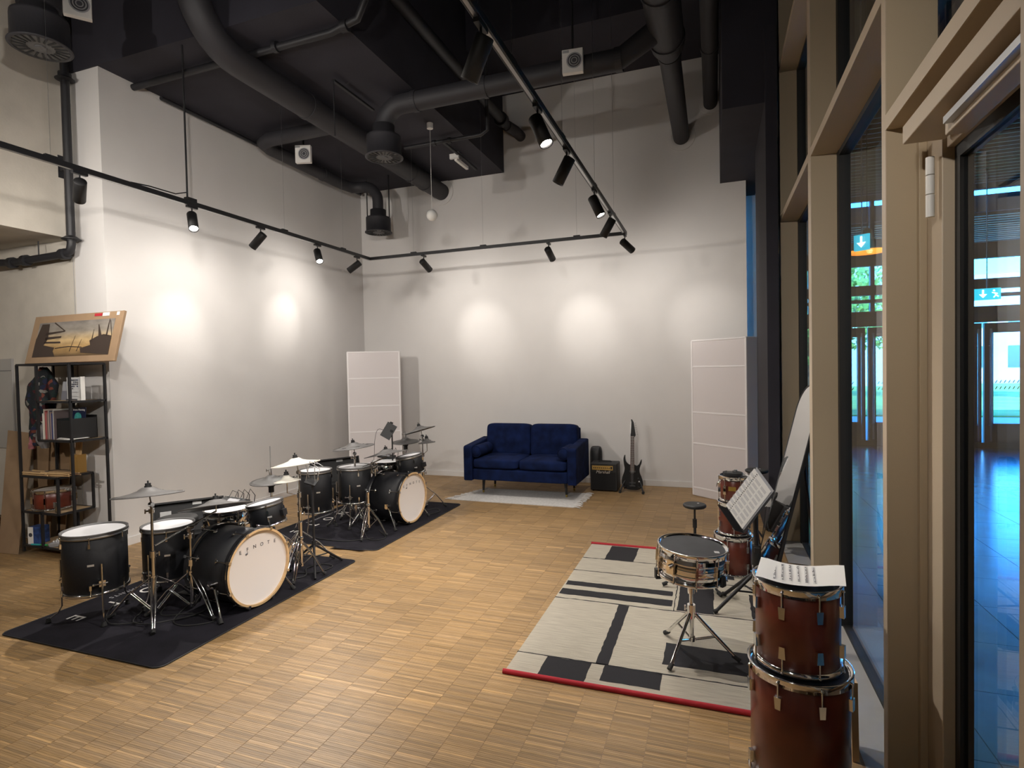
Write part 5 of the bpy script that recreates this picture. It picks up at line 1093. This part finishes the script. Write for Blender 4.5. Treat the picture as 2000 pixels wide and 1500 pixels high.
# stick shelf
random.seed(11)
for i in range(12):
    y = 3.21+.021*(i % 6); z = .716+.016*(i//6); 
    pos = ('front row, lowest', 'front row', 'second row', 'middle row', 'fourth row', 'back row')[i % 6]
    d_ = root('drumstick', (-5.80+.015*(i % 3)+.22*(i % 2), y, z), 'wooden drumstick of the pile on the shelf, %s, %s layer%s' % (pos, ('lower', 'upper')[i//6], ', pushed right' if i % 2 else ', pushed left'), 'drumstick', 'drumsticks piled on the shelf', math.radians(random.uniform(-3, 3)))
    m_ = ('stick', 'stick', 'cardd')[i % 3]
    MB().tube([(0, 0, 0), (.26, 0, 0), (.33, 0, 0), (.352, 0, 0)], [.0072, .0072, .004, .0045], 8).ball((.357, 0, 0), .0062, 8).build('shaft', m_, d_)
    MB().tube([(-.001, 0, 0), (.05, 0, 0)], .0076, 8).build('printed_grip', 'ink' if i % 4 == 1 else m_, d_)
pc = root('brush_holder', (-5.375, 3.42, .712), 'yellow wooden box holding upright drum brushes at the back of the stick shelf', 'holder'); MB().box(-.045, .045, -.04, .04, 0, .16).build('box', nm('yellow_box', (.36, .20, .05), .6), pc)
for i in range(6): MB().tube([(-.03+.012*i, .0, .10), (-.035+.016*i, .01, .27)], .005, 6).build('brush_handle', 'stick', pc)
# snare drums on the lower shelf
ssd = drum('snare_drum', (-5.595, 3.345, .400), .150, .165, 'red-brown snare drum with chrome lugs on the lower shelf', 'redwood', 'chrome', 'head', 'snare', 10, bothlugs=False)
for i in range(10):
    L = put('tension_lug', lug_mesh('snare'), ssd); a = 2*PI*i/10+.3; L.location = (.15*math.cos(a), .15*math.sin(a), .012); L.rotation_euler = (PI, 0, a)
hh_ = root('snare_strainer', (-5.385, 3.24, .396), 'small chrome strainer part standing beside the shelf snare drum', 'drum part'); MB().cyl(.018, 0, .05, 12).tube([(0, 0, .05), (.01, 0, .11)], .006, 8).cbox((-.02, 0, .06), (.03, .02, .05)).build('body', 'chrome', hh_)
# bottom shelf
bx_ = root('product_box', (-5.70, 3.27, .096), 'small white and blue retail box on the bottom shelf', 'box', None, .25); MB().box(-.05, .06, -.05, .05, 0, .15).build('carton', nm('carton_blue', (.03, .07, .22), .4, noise=.6, nscale=22), bx_, .002); MB().box(-.051, -.0, -.052, -.05, .0, .15).build('white_panel', 'paper', bx_); MB().disc(.018, 0, 20, Matrix.Translation((-.025, -.0525, .08)) @ Matrix.Rotation(PI/2, 4, 'X')).build('printed_speaker', 'ink', bx_)
tq = root('plastic_tube', (-5.66, 3.19, .104), 'thin turquoise and green tube lying on the bottom shelf', 'tube', None, .15); MB().tube([(0, 0, 0), (.10, 0, 0)], .008, 10).build('turquoise_part', nm('turquoise', (.03, .35, .38), .4), tq); MB().tube([(.10, 0, 0), (.17, 0, 0)], .0085, 10).build('green_part', nm('green_plastic', (.05, .35, .1), .4), tq)
mxr = root('audio_mixer', (-5.33, 3.31, .138), 'grey desktop audio mixer tilted on the bottom shelf', 'mixer', None, 0, (math.radians(12), math.radians(-8), .2)); MB().box(-.15, .15, -.08, .10, -.015, .02).build('case', 'inkg', mxr, .004)
kk = MB()
for i in range(10):
    for j in range(4): kk.cyl(.006, .02, .032, 8, Matrix.Translation((-.12+.027*i, -.05+.035*j, 0)))
kk.build('knobs', 'paper', mxr)
bd = root('flat_tray', (-5.30, 3.33, .178), 'dark flat tray resting on the mixer', 'tray', None, .1, (math.radians(8), 0, .1)); MB().box(-.11, .13, -.06, .09, 0, .014).build('tray', 'blackp', bd, .003)
bs_ = root('black_bag', (-5.70, 3.40, .0), 'black bag on the floor under the left end of the shelf', 'bag'); lumpy('bag_cloth', bs_, 'matk', (0, .0, .035), (.20, .12, .07), 21, 8)
# cardboard sheets
def sheet(name, pts, mat, lab):
    p0 = Vector(pts[0]); o = root(name, p0, lab, 'cardboard'); q = [Vector(p)-p0 for p in pts]; MB().add(*quad(*q, .008)).build('sheet', mat, o)
sheet('cardboard_sheet', [(-6.08, 3.17, 0), (-5.83, 3.18, 0), (-6.10, 3.50, 1.04), (-6.48, 3.50, 1.06)], 'card', 'tall light brown cardboard sheet leaning left of the shelf')
sheet('cardboard_sheet', [(-6.02, 3.42, 0), (-5.83, 3.43, 0), (-5.80, 3.525, .99), (-6.15, 3.525, 1.0)], 'cardd', 'darker cardboard sheet leaning behind the shelf')
sheet('cardboard_sheet', [(-5.82, 3.49, 0), (-5.72, 3.49, 0), (-5.62, 3.535, .96), (-5.79, 3.535, .97)], 'cardd', 'narrow dark cardboard sheet behind the rear shelf post')
ep = root('wall_cabinet', (-6.62, 3.55, .88), 'flat grey wall cabinet door at the left edge above the cardboard', 'cabinet'); MB().box(-.35, .165, -.02, 0, 0, .88).build('door', nm('cabinet_grey', (.40, .385, .36), .5), ep, .003); MB().box(-.35, .165, -.022, -.019, .76, .765).build('seam', 'ink', ep); MB().box(.165, .172, -.024, 0, 0, .88).build('edge', 'tan', ep)
rd = root('bass_drum', (-6.33, 3.15, .17), 'red-brown drum with chrome hoop just inside the left edge of the picture', 'drum', None, 0, (0, math.radians(75), 0)); MB().lathe([(.0, -.12), (.15, -.12), (.15, .12), (0, .12)], 40).build('shell', 'redwood', rd); MB().lathe([(.15, .09), (.165, .09), (.165, .125), (.145, .128)], 40).build('hoop', 'chrome', rd)
for i in range(8):
    L = put('tension_lug', lug_mesh('red'), rd); a = 2*PI*i/8; L.location = (.15*math.cos(a), .15*math.sin(a), .11); L.rotation_euler = (0, 0, a)

# ------------------------------------------------------------------ groups of repeated things
GROUPS = {'drum_mat': 'black drum carpets under the kits', 'floor_tom': 'black floor toms of the two kits', 'rack_tom': 'black rack toms of the two kits', 'crash_cymbal': 'rubber cymbals of the two kits', 'ride_cymbal': 'rubber cymbals of the two kits',
 'splash_cymbal': 'rubber cymbals of the two kits', 'hi_hat_cymbals': 'rubber cymbals of the two kits', 'cymbal_stand': 'chrome cymbal stands of the two kits', 'hi_hat_stand': 'hi-hat stands of the two kits', 'kick_pedal': 'kick pedals of the two kits',
 'drum_throne': 'drum thrones behind the kits', 'sound_module': 'sound modules of the kits', 'open_case': 'open black cases behind the kits', 'ventilation_duct': 'black ventilation ducts under the ceiling', 'air_diffuser': 'round black ceiling diffusers',
 'service_pipe': 'black service pipes', 'tom_drum': 'red-brown stacked toms', 'tree': 'trees outside the entrance', 'building': 'buildings outside the entrance', 'exit_sign': 'lit exit signs in the lobby', 'acoustic_panel': 'white fabric acoustic panels',
 'practice_pad_stand': 'black practice pads on stands', 'ceiling_projector_box': 'white square ceiling boxes', 'bolster_cushion': 'roll cushions on the sofa', 'cardboard_sheet': 'cardboard sheets leaning by the shelf', 'floor_cable': 'thin cables on the drum mats', 'tom_stand': 'low chrome stand feet'}
for o in S.objects:
    b_ = o.name.split('.')[0]
    if o.parent is None and b_ in GROUPS and 'group' not in o and 'label' in o: o['group'] = GROUPS[b_]
